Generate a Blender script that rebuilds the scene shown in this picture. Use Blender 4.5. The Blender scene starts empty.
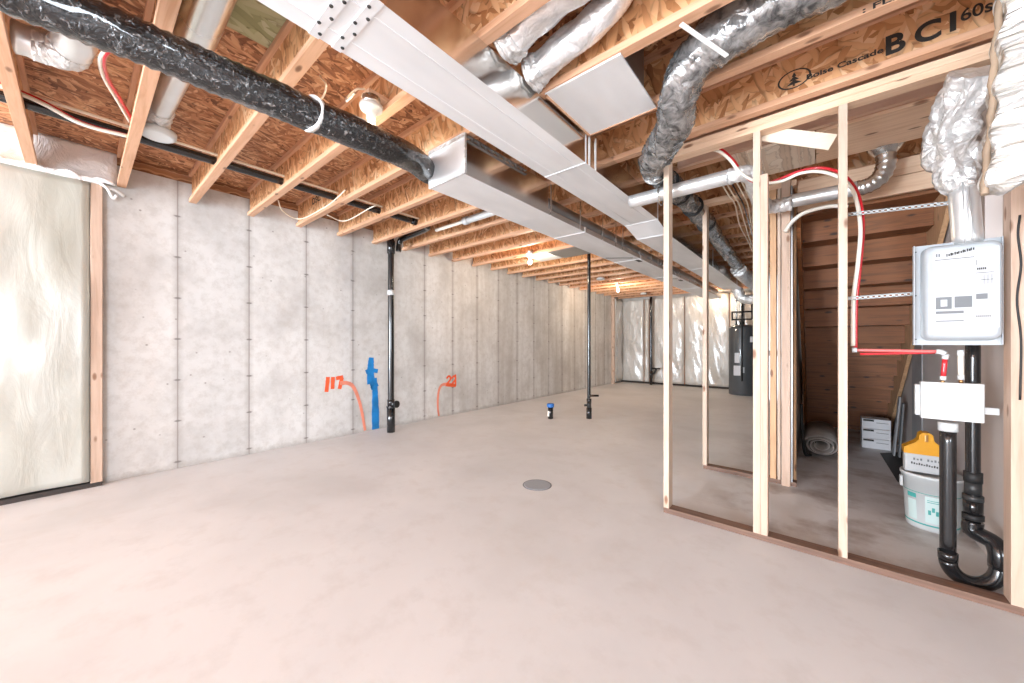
import bpy, bmesh, math, random
from mathutils import Vector, Matrix, noise
random.seed(7)
SC = bpy.context.scene
COL = SC.collection
PI = math.pi
H = 1.25            # camera height
T = 2.68            # underside of the joists
F = 362.4; CX = 512.0; CY = 343.5
YAW = math.radians(40)
cs, sn = math.cos(YAW), math.sin(YAW)
WX = -4.9           # concrete wall face
FY = 11.4           # far wall face

# measured pixel of the photograph -> point on a real plane of the place
def _fac(px): r = (px-CX)/F; return r*cs-sn, r*sn+cs
def at_y(px, py, Y):
    fx, fy = _fac(px); D = Y/fy; return Vector((fx*D, Y, H-(py-CY)/F*D))
def at_x(px, py, X):
    fx, fy = _fac(px); D = X/fx; return Vector((X, fy*D, H-(py-CY)/F*D))
def at_z(px, py, z):
    D = (H-z)*F/(py-CY); fx, fy = _fac(px); return Vector((fx*D, fy*D, z))

# ------------------------------------------------------------- materials
def newmat(name):
    m = bpy.data.materials.new(name); m.use_nodes = True
    nt = m.node_tree; b = nt.nodes['Principled BSDF']
    return m, nt, b
def N(nt, t, **kw):
    n = nt.nodes.new(t)
    for k, v in kw.items():
        if k in n.inputs: n.inputs[k].default_value = v
        else: setattr(n, k, v)
    return n
def L(nt, a, b): nt.links.new(a, b)
def ramp(nt, fac, stops, interp='LINEAR'):
    r = nt.nodes.new('ShaderNodeValToRGB'); r.color_ramp.interpolation = interp
    e = r.color_ramp.elements
    while len(e) < len(stops): e.new(0.5)
    for el, (p, c) in zip(e, stops):
        el.position = p; el.color = (*c, 1) if len(c) == 3 else c
    L(nt, fac, r.inputs[0]); return r.outputs[0]
def coords(nt, scale=(1,1,1), rot=(0,0,0), rand=True):
    tc = N(nt, 'ShaderNodeTexCoord'); mp = N(nt, 'ShaderNodeMapping')
    mp.inputs['Scale'].default_value = scale; mp.inputs['Rotation'].default_value = rot
    L(nt, tc.outputs['Object'], mp.inputs['Vector'])
    if rand:
        oi = N(nt, 'ShaderNodeObjectInfo'); ml = N(nt, 'ShaderNodeMath', operation='MULTIPLY'); ml.inputs[1].default_value = 37.0
        L(nt, oi.outputs['Random'], ml.inputs[0]); L(nt, ml.outputs[0], mp.inputs['Location'])
    return mp.outputs['Vector']
def mathn(nt, op, a, b=None, c=None):
    m = N(nt, 'ShaderNodeMath', operation=op)
    for i, v in enumerate((a, b, c)):
        if v is None: continue
        if isinstance(v, (int, float)): m.inputs[i].default_value = v
        else: L(nt, v, m.inputs[i])
    return m.outputs[0]
def mix(nt, fac, a, b, mode='MIX'):
    m = N(nt, 'ShaderNodeMix', data_type='RGBA', blend_type=mode)
    for s, v in ((m.inputs[0], fac), (m.inputs[6], a), (m.inputs[7], b)):
        if isinstance(v, (int, float)): s.default_value = v
        elif isinstance(v, tuple): s.default_value = (*v, 1) if len(v) == 3 else v
        else: L(nt, v, s)
    return m.outputs[2]
def noisen(nt, vec, scale, detail=4, rough=.55, dist=0.0):
    n = N(nt, 'ShaderNodeTexNoise'); n.inputs['Scale'].default_value = scale; n.inputs['Detail'].default_value = detail
    n.inputs['Roughness'].default_value = rough; n.inputs['Distortion'].default_value = dist
    L(nt, vec, n.inputs['Vector']); return n.outputs[0]
def bump(nt, b, h, strength=.3, dist=.01):
    bp = N(nt, 'ShaderNodeBump'); bp.inputs['Strength'].default_value = strength; bp.inputs['Distance'].default_value = dist
    L(nt, h, bp.inputs['Height']); L(nt, bp.outputs[0], b.inputs['Normal'])

def plain(name, col, rough=.5, metal=0.0, var=.0, coat=0.0, nscale=6):
    m, nt, b = newmat(name)
    b.inputs['Base Color'].default_value = (*col, 1); b.inputs['Roughness'].default_value = rough
    b.inputs['Metallic'].default_value = metal; b.inputs['Coat Weight'].default_value = coat
    v = coords(nt); n = noisen(nt, v, nscale)
    if var:
        c = ramp(nt, n, [(.3, tuple(x*(1-var) for x in col)), (.7, tuple(min(1, x*(1+var)) for x in col))])
        L(nt, c, b.inputs['Base Color'])
    bump(nt, b, noisen(nt, v, nscale*8, 2), .06, .003)
    return m

def lumber(name, axis, light, dark, knot=(.22,.10,.05), rough=.6):
    m, nt, b = newmat(name)
    s = [14, 14, 14]; s[axis] = .9
    v = coords(nt, tuple(s))
    n1 = noisen(nt, v, 3.0, 5, .6, .6)
    c = ramp(nt, n1, [(.25, dark), (.55, light), (.8, tuple(min(1, x*1.08) for x in light))])
    s2 = [11, 11, 11]; s2[axis] = 4.2
    v2 = coords(nt, tuple(s2))
    vo = N(nt, 'ShaderNodeTexVoronoi'); vo.inputs['Scale'].default_value = 1.0; L(nt, v2, vo.inputs['Vector'])
    k = ramp(nt, vo.outputs['Distance'], [(.0, (1,1,1)), (.10, (.85,.85,.85)), (.17, (0,0,0))])
    L(nt, mix(nt, k, c, knot), b.inputs['Base Color'])
    b.inputs['Roughness'].default_value = rough
    bump(nt, b, n1, .15, .004)
    return m

def osb(name, cols, sc=1.0, plane='xz', contrast=1.0, rough=.65):
    # strands: stretched cells in several directions, colour picked per strand
    m, nt, b = newmat(name)
    outs = []
    for i, (ang, off) in enumerate(((.25, 0), (-.5, 3.1), (1.25, 7.7), (-1.2, 5.2))):
        mp = N(nt, 'ShaderNodeMapping')
        tc = N(nt, 'ShaderNodeTexCoord'); oi = N(nt, 'ShaderNodeObjectInfo')
        sep = N(nt, 'ShaderNodeSeparateXYZ'); L(nt, tc.outputs['Object'], sep.inputs[0])
        cmb = N(nt, 'ShaderNodeCombineXYZ')
        a, c2 = ('X', 'Z') if plane == 'xz' else ('X', 'Y')
        wob = noisen(nt, tc.outputs['Object'], 7.0, 2)
        L(nt, sep.outputs[a], cmb.inputs[0])
        L(nt, mathn(nt, 'ADD', sep.outputs[c2], mathn(nt, 'MULTIPLY', wob, .10)), cmb.inputs[1])
        L(nt, cmb.outputs[0], mp.inputs['Vector'])
        mp.vector_type = 'TEXTURE'
        mp.inputs['Rotation'].default_value = (0, 0, ang)
        mp.inputs['Scale'].default_value = (.11/sc, .024/sc, 1)
        L(nt, mathn(nt, 'MULTIPLY_ADD', oi.outputs['Random'], 3.0, float(off)), mp.inputs['Location'])
        vo = N(nt, 'ShaderNodeTexVoronoi'); vo.voronoi_dimensions = '2D'; vo.inputs['Scale'].default_value = 1.0
        L(nt, mp.outputs[0], vo.inputs['Vector'])
        sc_ = N(nt, 'ShaderNodeSeparateColor'); L(nt, vo.outputs['Color'], sc_.inputs[0])
        outs.append((sc_.outputs[0], sc_.outputs[1], vo.outputs['Distance']))
    val = outs[0][0]; 
    dist = outs[0][2]
    for o in outs[1:]:
        pick = mathn(nt, 'GREATER_THAN', o[1], .62)
        mx = N(nt, 'ShaderNodeMix', data_type='FLOAT'); L(nt, pick, mx.inputs[0]); L(nt, val, mx.inputs[2]); L(nt, o[0], mx.inputs[3]); val = mx.outputs[0]
        mx = N(nt, 'ShaderNodeMix', data_type='FLOAT'); L(nt, pick, mx.inputs[0]); L(nt, dist, mx.inputs[2]); L(nt, o[2], mx.inputs[3]); dist = mx.outputs[0]
    v = coords(nt, (1,1,1)); big = noisen(nt, v, 2.2, 3)
    val2 = mathn(nt, 'ADD', mathn(nt, 'MULTIPLY', val, .8*contrast), mathn(nt, 'MULTIPLY', mathn(nt, 'SUBTRACT', big, .3), .5))
    c = ramp(nt, val2, [(0.0, cols[0]), (.14, cols[1]), (.42, cols[2]), (.75, cols[3]), (1.0, cols[4])])
    edge = ramp(nt, dist, [(.0, (1,1,1)), (.55, (.95,.95,.95)), (.85, (.55,.5,.45))])
    L(nt, mix(nt, 1.0, c, edge, 'MULTIPLY'), b.inputs['Base Color'])
    b.inputs['Roughness'].default_value = rough
    bump(nt, b, mathn(nt, 'SUBTRACT', val, dist), .3, .004)
    return m

def metal(name, col, rough, var=.3, streak=(1,1,1), bmp=.08, mt=1.0):
    m, nt, b = newmat(name)
    v = coords(nt, streak)
    n = noisen(nt, v, 3.0, 3)
    L(nt, ramp(nt, n, [(.3, tuple(x*.82 for x in col)), (.7, col)]), b.inputs['Base Color'])
    rr = mathn(nt, 'MULTIPLY_ADD', n, var, rough); L(nt, rr, b.inputs['Roughness'])
    b.inputs['Metallic'].default_value = mt
    bump(nt, b, noisen(nt, v, 1.6, 2), bmp, .05)
    return m

def crumple(name, c1, c2, rough=.25, mt=.8, scale=22, strength=.8, streak=(1,1,1), dist=.02):
    m, nt, b = newmat(name)
    v = coords(nt, streak)
    n = noisen(nt, v, scale, 4, .65, .8)
    vo = N(nt, 'ShaderNodeTexVoronoi', feature='DISTANCE_TO_EDGE'); vo.inputs['Scale'].default_value = scale*.8
    nv = N(nt, 'ShaderNodeVectorMath', operation='ADD'); L(nt, v, nv.inputs[0])
    nn = N(nt, 'ShaderNodeTexNoise'); nn.inputs['Scale'].default_value = scale*.5; L(nt, v, nn.inputs['Vector'])
    sm = N(nt, 'ShaderNodeVectorMath', operation='SCALE'); sm.inputs[3].default_value = .08; L(nt, nn.outputs['Color'], sm.inputs[0]); L(nt, sm.outputs[0], nv.inputs[1])
    L(nt, nv.outputs[0], vo.inputs['Vector'])
    h = mathn(nt, 'ADD', mathn(nt, 'MULTIPLY', n, .7), mathn(nt, 'MULTIPLY', vo.outputs['Distance'], 1.6))
    L(nt, ramp(nt, n, [(.35, c1), (.65, c2)]), b.inputs['Base Color'])
    b.inputs['Roughness'].default_value = rough; b.inputs['Metallic'].default_value = mt
    bump(nt, b, h, strength, dist)
    return m

def concrete_wall_mat():
    m, nt, b = newmat('poured_concrete_wall')
    tc = N(nt, 'ShaderNodeTexCoord'); sep = N(nt, 'ShaderNodeSeparateXYZ'); L(nt, tc.outputs['Object'], sep.inputs[0])
    v = tc.outputs['Object']; y, z = sep.outputs['Y'], sep.outputs['Z']
    n = noisen(nt, v, 1.6, 6, .6); n2 = noisen(nt, v, 12, 6, .7)
    base = ramp(nt, n, [(.3, (.56,.55,.535)), (.5, (.72,.715,.70)), (.7, (.80,.80,.79))])
    base = mix(nt, ramp(nt, n2, [(.35, (.35,)*3), (.55, (0,0,0))]), base, (.46,.43,.39))
    # panel to panel tone
    k = mathn(nt, 'FLOOR', mathn(nt, 'DIVIDE', mathn(nt, 'SUBTRACT', y, .03), .598))
    wn = N(nt, 'ShaderNodeTexWhiteNoise', noise_dimensions='1D'); L(nt, k, wn.inputs['W'])
    tone = mathn(nt, 'MULTIPLY_ADD', wn.outputs[0], .16, .88)
    cc = N(nt, 'ShaderNodeCombineColor'); [L(nt, tone, cc.inputs[i]) for i in range(3)]
    base = mix(nt, 1.0, base, cc.outputs[0], 'MULTIPLY')
    cst = N(nt, 'ShaderNodeMapping'); cst.inputs['Scale'].default_value = (1, 3.2, .22); L(nt, v, cst.inputs['Vector'])
    stn = noisen(nt, cst.outputs[0], 1.5, 4, .6)
    base = mix(nt, mathn(nt, 'MULTIPLY', ramp(nt, stn, [(.42, (0,0,0)), (.66, (.5,)*3)]), ramp(nt, mathn(nt, 'DIVIDE', y, 10.0), [(.22, (.12,)*3), (.6, (1,)*3)])), base, (.40,.365,.32))
    # seam lines
    fr = mathn(nt, 'FRACT', mathn(nt, 'DIVIDE', mathn(nt, 'SUBTRACT', mathn(nt, 'ADD', y, mathn(nt,'MULTIPLY',n2,.006)), .033), .598))
    ds = mathn(nt, 'MULTIPLY', mathn(nt, 'ABSOLUTE', mathn(nt, 'SUBTRACT', mathn(nt, 'FRACT', mathn(nt, 'ADD', fr, .5)), .5)), .598)
    seam = ramp(nt, ds, [(.003, (.85,)*3), (.007, (.3,)*3), (.05, (0,0,0))])
    base = mix(nt, seam, base, (.27,.24,.22))
    # tie marks on the seams
    fz = mathn(nt, 'MULTIPLY', mathn(nt, 'SUBTRACT', mathn(nt, 'FRACT', mathn(nt, 'DIVIDE', mathn(nt, 'ADD', z, .14), .41)), .5), .41)
    dd = mathn(nt, 'SQRT', mathn(nt, 'ADD', mathn(nt, 'POWER', mathn(nt, 'MULTIPLY', ds, .6), 2.0), mathn(nt, 'POWER', mathn(nt, 'MULTIPLY', fz, 1.6), 2.0)))
    tie = ramp(nt, mathn(nt, 'ADD', dd, mathn(nt, 'MULTIPLY', n2, .012)), [(.016, (.85,)*3), (.026, (0,0,0))])
    base = mix(nt, tie, base, (.20,.18,.17))
    # bug holes
    vo = N(nt, 'ShaderNodeTexVoronoi'); vo.inputs['Scale'].default_value = 7.0; L(nt, v, vo.inputs['Vector'])
    pit = ramp(nt, vo.outputs['Distance'], [(.04, (.8,)*3), (.08, (0,0,0))])
    sc_ = N(nt, 'ShaderNodeSeparateColor'); L(nt, vo.outputs['Color'], sc_.inputs[0])
    pit = mathn(nt, 'MULTIPLY', pit, mathn(nt, 'GREATER_THAN', sc_.outputs[0], .55))
    base = mix(nt, pit, base, (.30,.28,.26))
    # darker band along the foot of the wall
    ft = mathn(nt, 'MULTIPLY', ramp(nt, mathn(nt, 'ADD', z, mathn(nt, 'MULTIPLY', n2, .06)), [(.03, (1,1,1)), (.09, (0,0,0))]), .55)
    base = mix(nt, ft, base, (.36,.33,.30))
    L(nt, base, b.inputs['Base Color']); b.inputs['Roughness'].default_value = .75
    bump(nt, b, mathn(nt, 'SUBTRACT', n2, mathn(nt, 'MULTIPLY', seam, 1.0)), .25, .004)
    return m

def floor_mat():
    m, nt, b = newmat('concrete_floor')
    tc = N(nt, 'ShaderNodeTexCoord'); v = tc.outputs['Object']
    n = noisen(nt, v, .8, 5, .55, .4); n2 = noisen(nt, v, 5, 5, .65); n3 = noisen(nt, v, 60, 3, .6)
    base = ramp(nt, n, [(.3, (.64,.645,.65)), (.5, (.73,.735,.745)), (.7, (.79,.795,.805))])
    base = mix(nt, ramp(nt, n2, [(.32, (.35,)*3), (.5, (0,0,0))]), base, (.60,.58,.565))
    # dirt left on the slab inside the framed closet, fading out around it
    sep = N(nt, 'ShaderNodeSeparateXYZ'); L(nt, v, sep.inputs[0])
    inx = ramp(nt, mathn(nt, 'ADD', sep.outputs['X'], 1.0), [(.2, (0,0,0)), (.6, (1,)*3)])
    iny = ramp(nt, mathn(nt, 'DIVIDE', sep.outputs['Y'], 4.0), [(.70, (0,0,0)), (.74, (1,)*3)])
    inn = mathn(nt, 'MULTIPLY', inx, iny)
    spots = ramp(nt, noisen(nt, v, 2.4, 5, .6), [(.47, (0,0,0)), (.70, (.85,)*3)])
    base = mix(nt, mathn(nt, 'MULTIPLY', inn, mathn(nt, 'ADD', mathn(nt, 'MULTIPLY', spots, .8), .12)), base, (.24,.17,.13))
    L(nt, base, b.inputs['Base Color']); 
    L(nt, ramp(nt, n2, [(.3, (.42,)*3), (.7, (.62,)*3)]), b.inputs['Roughness'])
    bump(nt, b, mathn(nt, 'ADD', n2, mathn(nt, 'MULTIPLY', n3, .2)), .12, .004)
    return m

def poly_mat(name, c1, c2, rough=.22, sc=(1,1,.45), strength=.9):
    m, nt, b = newmat(name)
    v = coords(nt, sc, rand=True)
    n = noisen(nt, v, 1.3, 3, .5, .5); w = noisen(nt, v, 5.5, 5, .55, 1.6)
    L(nt, ramp(nt, n, [(.35, c1), (.65, c2)]), b.inputs['Base Color'])
    b.inputs['Roughness'].default_value = rough; b.inputs['Coat Weight'].default_value = .7; b.inputs['Coat Roughness'].default_value = .12
    bump(nt, b, w, strength, .04)
    return m

M = {}
M['osb_web'] = osb('osb_web', [(.24,.09,.03),(.46,.20,.075),(.68,.35,.16),(.80,.48,.25),(.90,.66,.42)], .85, 'xz')
M['osb_deck'] = osb('osb_deck', [(.10,.035,.014),(.22,.085,.035),(.44,.19,.085),(.62,.32,.16),(.76,.47,.27)], 1.15, 'xy', 1.1)
M['osb_green'] = osb('green_stained_osb', [(.12,.13,.05),(.24,.25,.11),(.38,.38,.20),(.48,.47,.28),(.56,.55,.38)], .6, 'xy')
M['osb_pale'] = osb('pale_osb', [(.4,.28,.18),(.6,.45,.32),(.75,.6,.46),(.84,.72,.58),(.9,.8,.68)], .9, 'xz')
M['osb_rim'] = osb('osb_rim', [(.12,.05,.02),(.25,.11,.05),(.45,.22,.11),(.6,.34,.18),(.7,.45,.27)], 1.0, 'xz')
pl, pd = (.78,.55,.38), (.64,.40,.25)
M['wood_x'] = lumber('spruce_lumber_lengthwise', 0, pl, pd)
M['wood_y'] = lumber('spruce_lumber_crosswise', 1, pl, pd)
M['wood_z'] = lumber('spruce_stud', 2, (.61,.475,.37), (.49,.35,.25))
M['wood_zpink'] = lumber('pinkish_stud', 2, (.58,.42,.32), (.47,.31,.22))
M['wood_orange'] = lumber('orange_stud', 2, (.66,.40,.22), (.45,.24,.12))
M['flange'] = lumber('joist_flange_lumber', 0, (.68,.40,.25), (.55,.28,.15))
M['pale_board'] = lumber('pale_scrap_board', 0, (.70,.59,.47), (.64,.52,.40), (.10,.07,.05))
M['sill'] = lumber('brown_treated_sill', 0, (.20,.115,.08), (.12,.065,.045))
M['stairwood'] = lumber('dark_stair_board', 0, (.27,.10,.034), (.13,.05,.02), (.04,.02,.015))
M['lvl'] = lumber('smooth_brown_beam', 0, (.74,.50,.37), (.68,.44,.32), (.62,.40,.29))
M['galv'] = metal('galvanised_steel', (.80,.81,.80), .16, .22, (1,.25,1), .25)
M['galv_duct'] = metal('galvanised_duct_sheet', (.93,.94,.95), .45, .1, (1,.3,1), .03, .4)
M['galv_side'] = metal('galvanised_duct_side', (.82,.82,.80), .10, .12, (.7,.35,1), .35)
M['galv_dark'] = metal('dull_galvanised_steel', (.42,.43,.44), .3, .2)
M['pipe_white'] = metal('bright_round_duct', (.88,.89,.89), .25, .15, (1,1,1), .1, .7)
M['foil'] = crumple('crumpled_foil_tape', (.66,.65,.64), (.90,.90,.89), .3, .5, 22, .6)
M['foil_soft'] = crumple('foil_wrapped_duct', (.78,.78,.78), (.95,.95,.95), .3, .6, 14, .5)
M['flex_black'] = crumple('black_flex_jacket', (.012,.012,.013), (.42,.42,.42), .2, .45, 42, .5)  # pale ramp end paints silver glints of the wrinkles into the colour
for e_, p_ in zip([n for n in M['flex_black'].node_tree.nodes if n.type == 'VALTORGB'][0].color_ramp.elements, (.54, .80)): e_.position = p_
M['flex_black'].node_tree.nodes['Principled BSDF'].inputs['Coat Weight'].default_value = .8
M['flex_silver'] = crumple('silver_flex_jacket', (.10,.10,.10), (.50,.49,.48), .22, .65, 13, .55)
M['wrap'] = crumple('white_fibrous_wrap', (.66,.60,.52), (.95,.94,.92), .35, .15, 11, 1.0, (.7,1,3.2), .04)
M['wrap_edge'] = plain('tan_wrap_edge', (.36,.26,.18), .8, 0, .3)
M['abs'] = plain('black_abs_pipe', (.012,.012,.013), .22, 0, .3, .5)
M['abs_dull'] = plain('dusty_black_pipe', (.03,.03,.03), .45, 0, .4)
M['rubber'] = plain('black_rubber', (.015,.015,.015), .6)
M['wpl'] = plain('white_plastic', (.60,.62,.62), .35, 0, .02)
M['wenamel'] = plain('white_enamel_steel', (.42,.45,.475), .28, 0, .03, .4)
M['strap'] = plain('white_tape', (.85,.85,.83), .4)
M['red'] = plain('red_pex', (.62,.02,.03), .3, 0, .05, .4)
M['pinkred'] = plain('pink_red_pex', (.72,.16,.15), .35)
M['pexw'] = plain('cream_pex', (.86,.80,.70), .35)
M['cablew'] = plain('cream_cable', (.85,.75,.60), .45)
M['brass'] = plain('brass', (.55,.30,.12), .3, .9)
M['yellow'] = plain('yellow_plastic', (.72,.33,.015), .35, 0, .05)
M['grey_carpet'] = plain('grey_carpet_backing', (.36,.33,.31), .9, 0, .15, 0, 14)
M['greyp'] = plain('grey_plank', (.30,.30,.31), .5, 0, .15)
M['blk'] = plain('black_sheet', (.02,.018,.017), .6)
M['paper'] = plain('white_paper', (.50,.51,.52), .6)
M['ink'] = plain('dark_ink', (.03,.028,.026), .7)
M['inkg'] = plain('grey_ink', (.17,.18,.19), .7)
M['teal'] = plain('teal_print', (.06,.36,.33), .5)
M['palegreen'] = plain('pale_print', (.55,.68,.66), .5)
M['card'] = plain('white_carton', (.66,.66,.68), .6, 0, .04)
M['orange_paint'] = plain('orange_spray_paint', (.90,.13,.04), .6, 0, .12)
M['orange_faint'] = plain('faint_orange_spray_paint', (.86,.30,.20), .6, 0, .12)
M['blue_paint'] = plain('blue_spray_paint', (.01,.22,.58), .55, 0, .25)
M['bluecap'] = plain('blue_cap', (.03,.16,.50), .5)
M['drain'] = plain('blue_grey_cover', (.33,.36,.40), .55, 0, .05)
M['heater'] = plain('charcoal_tank', (.07,.075,.08), .4, 0, .1, .3)
M['drywall'] = plain('bare_drywall', (.56,.50,.47), .8, 0, .08, 0, 2)
M['ceramic'] = plain('white_ceramic', (.85,.84,.80), .3, 0, 0, .5)
M['gap_shade'] = plain('dark_gap', (.05,.04,.035), .9)  # near-black colour standing in for shade in a gap
M['poly_left'] = poly_mat('poly_over_cream_insulation', (.44,.435,.375), (.50,.495,.45), .3, (1,1,.3), .12)
M['poly_far'] = poly_mat('poly_over_pale_insulation', (.50,.46,.41), (.66,.64,.60), .2)
M['poly_rim'] = poly_mat('white_poly_sheet', (.80,.80,.79), (.88,.88,.88), .4, (1,1,1), .7)
M['cwall'] = concrete_wall_mat()
M['cfloor'] = floor_mat()
m, nt, b = newmat('glowing_bulb'); b.inputs['Emission Color'].default_value = (1,.86,.66,1); b.inputs['Emission Strength'].default_value = 25; b.inputs['Base Color'].default_value = (1,1,1,1); M['bulb'] = m
m, nt, b = newmat('window_glass'); b.inputs['Transmission Weight'].default_value = 1; b.inputs['Roughness'].default_value = 0; b.inputs['IOR'].default_value = 1.02; M['glass'] = m

# ------------------------------------------------------------- mesh helpers
def box(bm, x0, x1, y0, y1, z0, z1, bev=0):
    r = bmesh.ops.create_cube(bm, size=1, matrix=Matrix.Translation(((x0+x1)/2, (y0+y1)/2, (z0+z1)/2)) @ Matrix.Diagonal((x1-x0, y1-y0, z1-z0, 1)))
    if bev:
        es = list({e for v in r['verts'] for e in v.link_edges})
        bmesh.ops.bevel(bm, geom=es, offset=bev, segments=2, affect='EDGES', profile=.6)
def obox(bm, p0, p1, w, h, roll=0, bev=0):
    """beam from p0 to p1, w across, h along local up"""
    p0, p1 = Vector(p0), Vector(p1); d = p1-p0; ln = d.length
    q = d.to_track_quat('X', 'Z')
    mt = Matrix.Translation((p0+p1)/2) @ q.to_matrix().to_4x4() @ Matrix.Rotation(roll, 4, 'X') @ Matrix.Diagonal((ln, w, h, 1))
    r = bmesh.ops.create_cube(bm, size=1, matrix=mt)
    if bev:
        es = list({e for v in r['verts'] for e in v.link_edges})
        bmesh.ops.bevel(bm, geom=es, offset=bev, segments=2, affect='EDGES')
def catmull(pts, n=8):
    pts = [Vector(p) for p in pts]
    if len(pts) < 3: return [pts[0].lerp(pts[-1], i/n) for i in range(n+1)]
    P = [pts[0]*2-pts[1]] + pts + [pts[-1]*2-pts[-2]]
    out = []
    for i in range(1, len(P)-2):
        a, b_, c, d = P[i-1:i+3]
        for k in range(n):
            t = k/n
            out.append(.5*((2*b_)+(c-a)*t+(2*a-5*b_+4*c-d)*t*t+(3*b_-a-3*c+d)*t**3))
    out.append(pts[-1]); return out
def tube(bm, pts, r, seg=16, caps=True, rfn=None, flat=1.0):
    """sweep; r number or f(t); rfn(t, ang, point) adds radial change"""
    n = len(pts); rings = []
    up = None
    for i, p in enumerate(pts):
        p = Vector(p)
        a = Vector(pts[max(0, i-1)]); c = Vector(pts[min(n-1, i+1)])
        tdir = (c-a).normalized()
        if up is None:
            up = Vector((0,0,1)) if abs(tdir.z) < .9 else Vector((0,1,0))
        up = (up - tdir*up.dot(tdir)).normalized()
        side = tdir.cross(up)
        t = i/(n-1); rr = r(t) if callable(r) else r
        ring = []
        for k in range(seg):
            a_ = 2*PI*k/seg
            r2 = rr + (rfn(t, a_, p) if rfn else 0)
            ring.append(bm.verts.new(p + side*math.cos(a_)*r2 + up*math.sin(a_)*r2*flat))
        rings.append(ring)
    for i in range(n-1):
        for k in range(seg):
            f = bm.faces.new((rings[i][k], rings[i][(k+1)%seg], rings[i+1][(k+1)%seg], rings[i+1][k])); f.smooth = True
    if caps:
        bm.faces.new(list(reversed(rings[0]))); bm.faces.new(rings[-1])
def line(a, b, n): 
    a, b = Vector(a), Vector(b); return [a.lerp(b, i/n) for i in range(n+1)]
def lathe(bm, c, prof, seg=24, axis='z'):
    """prof list of (r, h) from bottom to top about c"""
    c = Vector(c); rings = []
    for r, h in prof:
        ring = []
        for k in range(seg):
            a = 2*PI*k/seg
            if axis == 'z': o = Vector((r*math.cos(a), r*math.sin(a), h))
            elif axis == 'y': o = Vector((r*math.cos(a), h, -r*math.sin(a)))
            else: o = Vector((h, r*math.cos(a), r*math.sin(a)))
            ring.append(bm.verts.new(c+o))
        rings.append(ring)
    for i in range(len(rings)-1):
        for k in range(seg):
            f = bm.faces.new((rings[i][k], rings[i][(k+1)%seg], rings[i+1][(k+1)%seg], rings[i+1][k])); f.smooth = True
    bm.faces.new(list(reversed(rings[0]))); bm.faces.new(rings[-1])
def slab(bm, nu, nv, fn, thick):
    """closed sheet: fn(u,v) -> front point, thick vector to the back"""
    thick = Vector(thick); A = []; B = []
    for i in range(nu+1):
        ra, rb = [], []
        for j in range(nv+1):
            p = Vector(fn(i/nu, j/nv)); ra.append(bm.verts.new(p)); 
            rb.append(bm.verts.new(p+thick))
        A.append(ra); B.append(rb)
    for i in range(nu):
        for j in range(nv):
            f = bm.faces.new((A[i][j], A[i+1][j], A[i+1][j+1], A[i][j+1])); f.smooth = True
            f = bm.faces.new((B[i][j], B[i][j+1], B[i+1][j+1], B[i+1][j])); f.smooth = True
    for i in range(nu):
        bm.faces.new((A[i][0], B[i][0], B[i+1][0], A[i+1][0])); bm.faces.new((A[i][nv], A[i+1][nv], B[i+1][nv], B[i][nv]))
    for j in range(nv):
        bm.faces.new((A[0][j], A[0][j+1], B[0][j+1], B[0][j])); bm.faces.new((A[nu][j], B[nu][j], B[nu][j+1], A[nu][j+1]))

def meshobj(name, build, mat, parent=None, loc=None):
    bm = bmesh.new(); build(bm)
    bmesh.ops.recalc_face_normals(bm, faces=bm.faces[:])
    if parent is not None: 
        off = WLOC[parent]
    else:
        if loc is None:
            xs = [v.co for v in bm.verts]
            loc = Vector((sum(v.x for v in xs)/len(xs), sum(v.y for v in xs)/len(xs), min(v.z for v in xs)))
        off = Vector(loc)
    for v in bm.verts: v.co -= off
    me = bpy.data.meshes.new(name); bm.to_mesh(me); bm.free()
    me.materials.append(M[mat] if isinstance(mat, str) else mat)
    o = bpy.data.objects.new(name, me); COL.objects.link(o)
    if parent is not None: o.parent = parent; WLOC[o] = off
    else: o.location = off; WLOC[o] = off
    return o
WLOC = {}
def tag(o, label, cat, group=None):
    o['label'] = label; o['category'] = cat
    if group: o['group'] = group
    return o
def thing(name, label, cat, loc, group=None):
    o = bpy.data.objects.new(name, None); COL.objects.link(o); o.location = loc; WLOC[o] = Vector(loc)
    o.empty_display_size = .1
    return tag(o, label, cat, group)
def struct(name, build, mat, loc=(0,0,0)):
    o = meshobj(name, build, mat, None, loc); o['kind'] = 'structure'; return o
def textpart(name, body, size, mat, parent, mw, bold=0, extr=.0008):
    cu = bpy.data.curves.new(name, 'FONT'); cu.body = body; cu.size = size; cu.extrude = extr; cu.offset = bold
    t = bpy.data.objects.new(name+'_tmp', cu); COL.objects.link(t)
    bpy.context.view_layer.update()
    me = bpy.data.meshes.new_from_object(t.evaluated_get(bpy.context.evaluated_depsgraph_get()))
    bpy.data.objects.remove(t); bpy.data.curves.remove(cu)
    off = WLOC[parent]
    me.transform(Matrix.Translation(-off) @ mw)
    me.materials.clear(); me.materials.append(M[mat])
    o = bpy.data.objects.new(name, me); COL.objects.link(o); o.parent = parent; WLOC[o] = off
    return o
def ordi(n):
    w = {1:'nearest to',2:'second from',3:'third from',4:'fourth from',5:'fifth from',6:'sixth from',7:'seventh from',8:'eighth from',9:'ninth from',10:'tenth from',11:'eleventh from',12:'twelfth from',13:'thirteenth from',14:'fourteenth from'}
    return w[n]
def nz(p, s): return noise.noise(Vector(p)*s)

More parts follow.
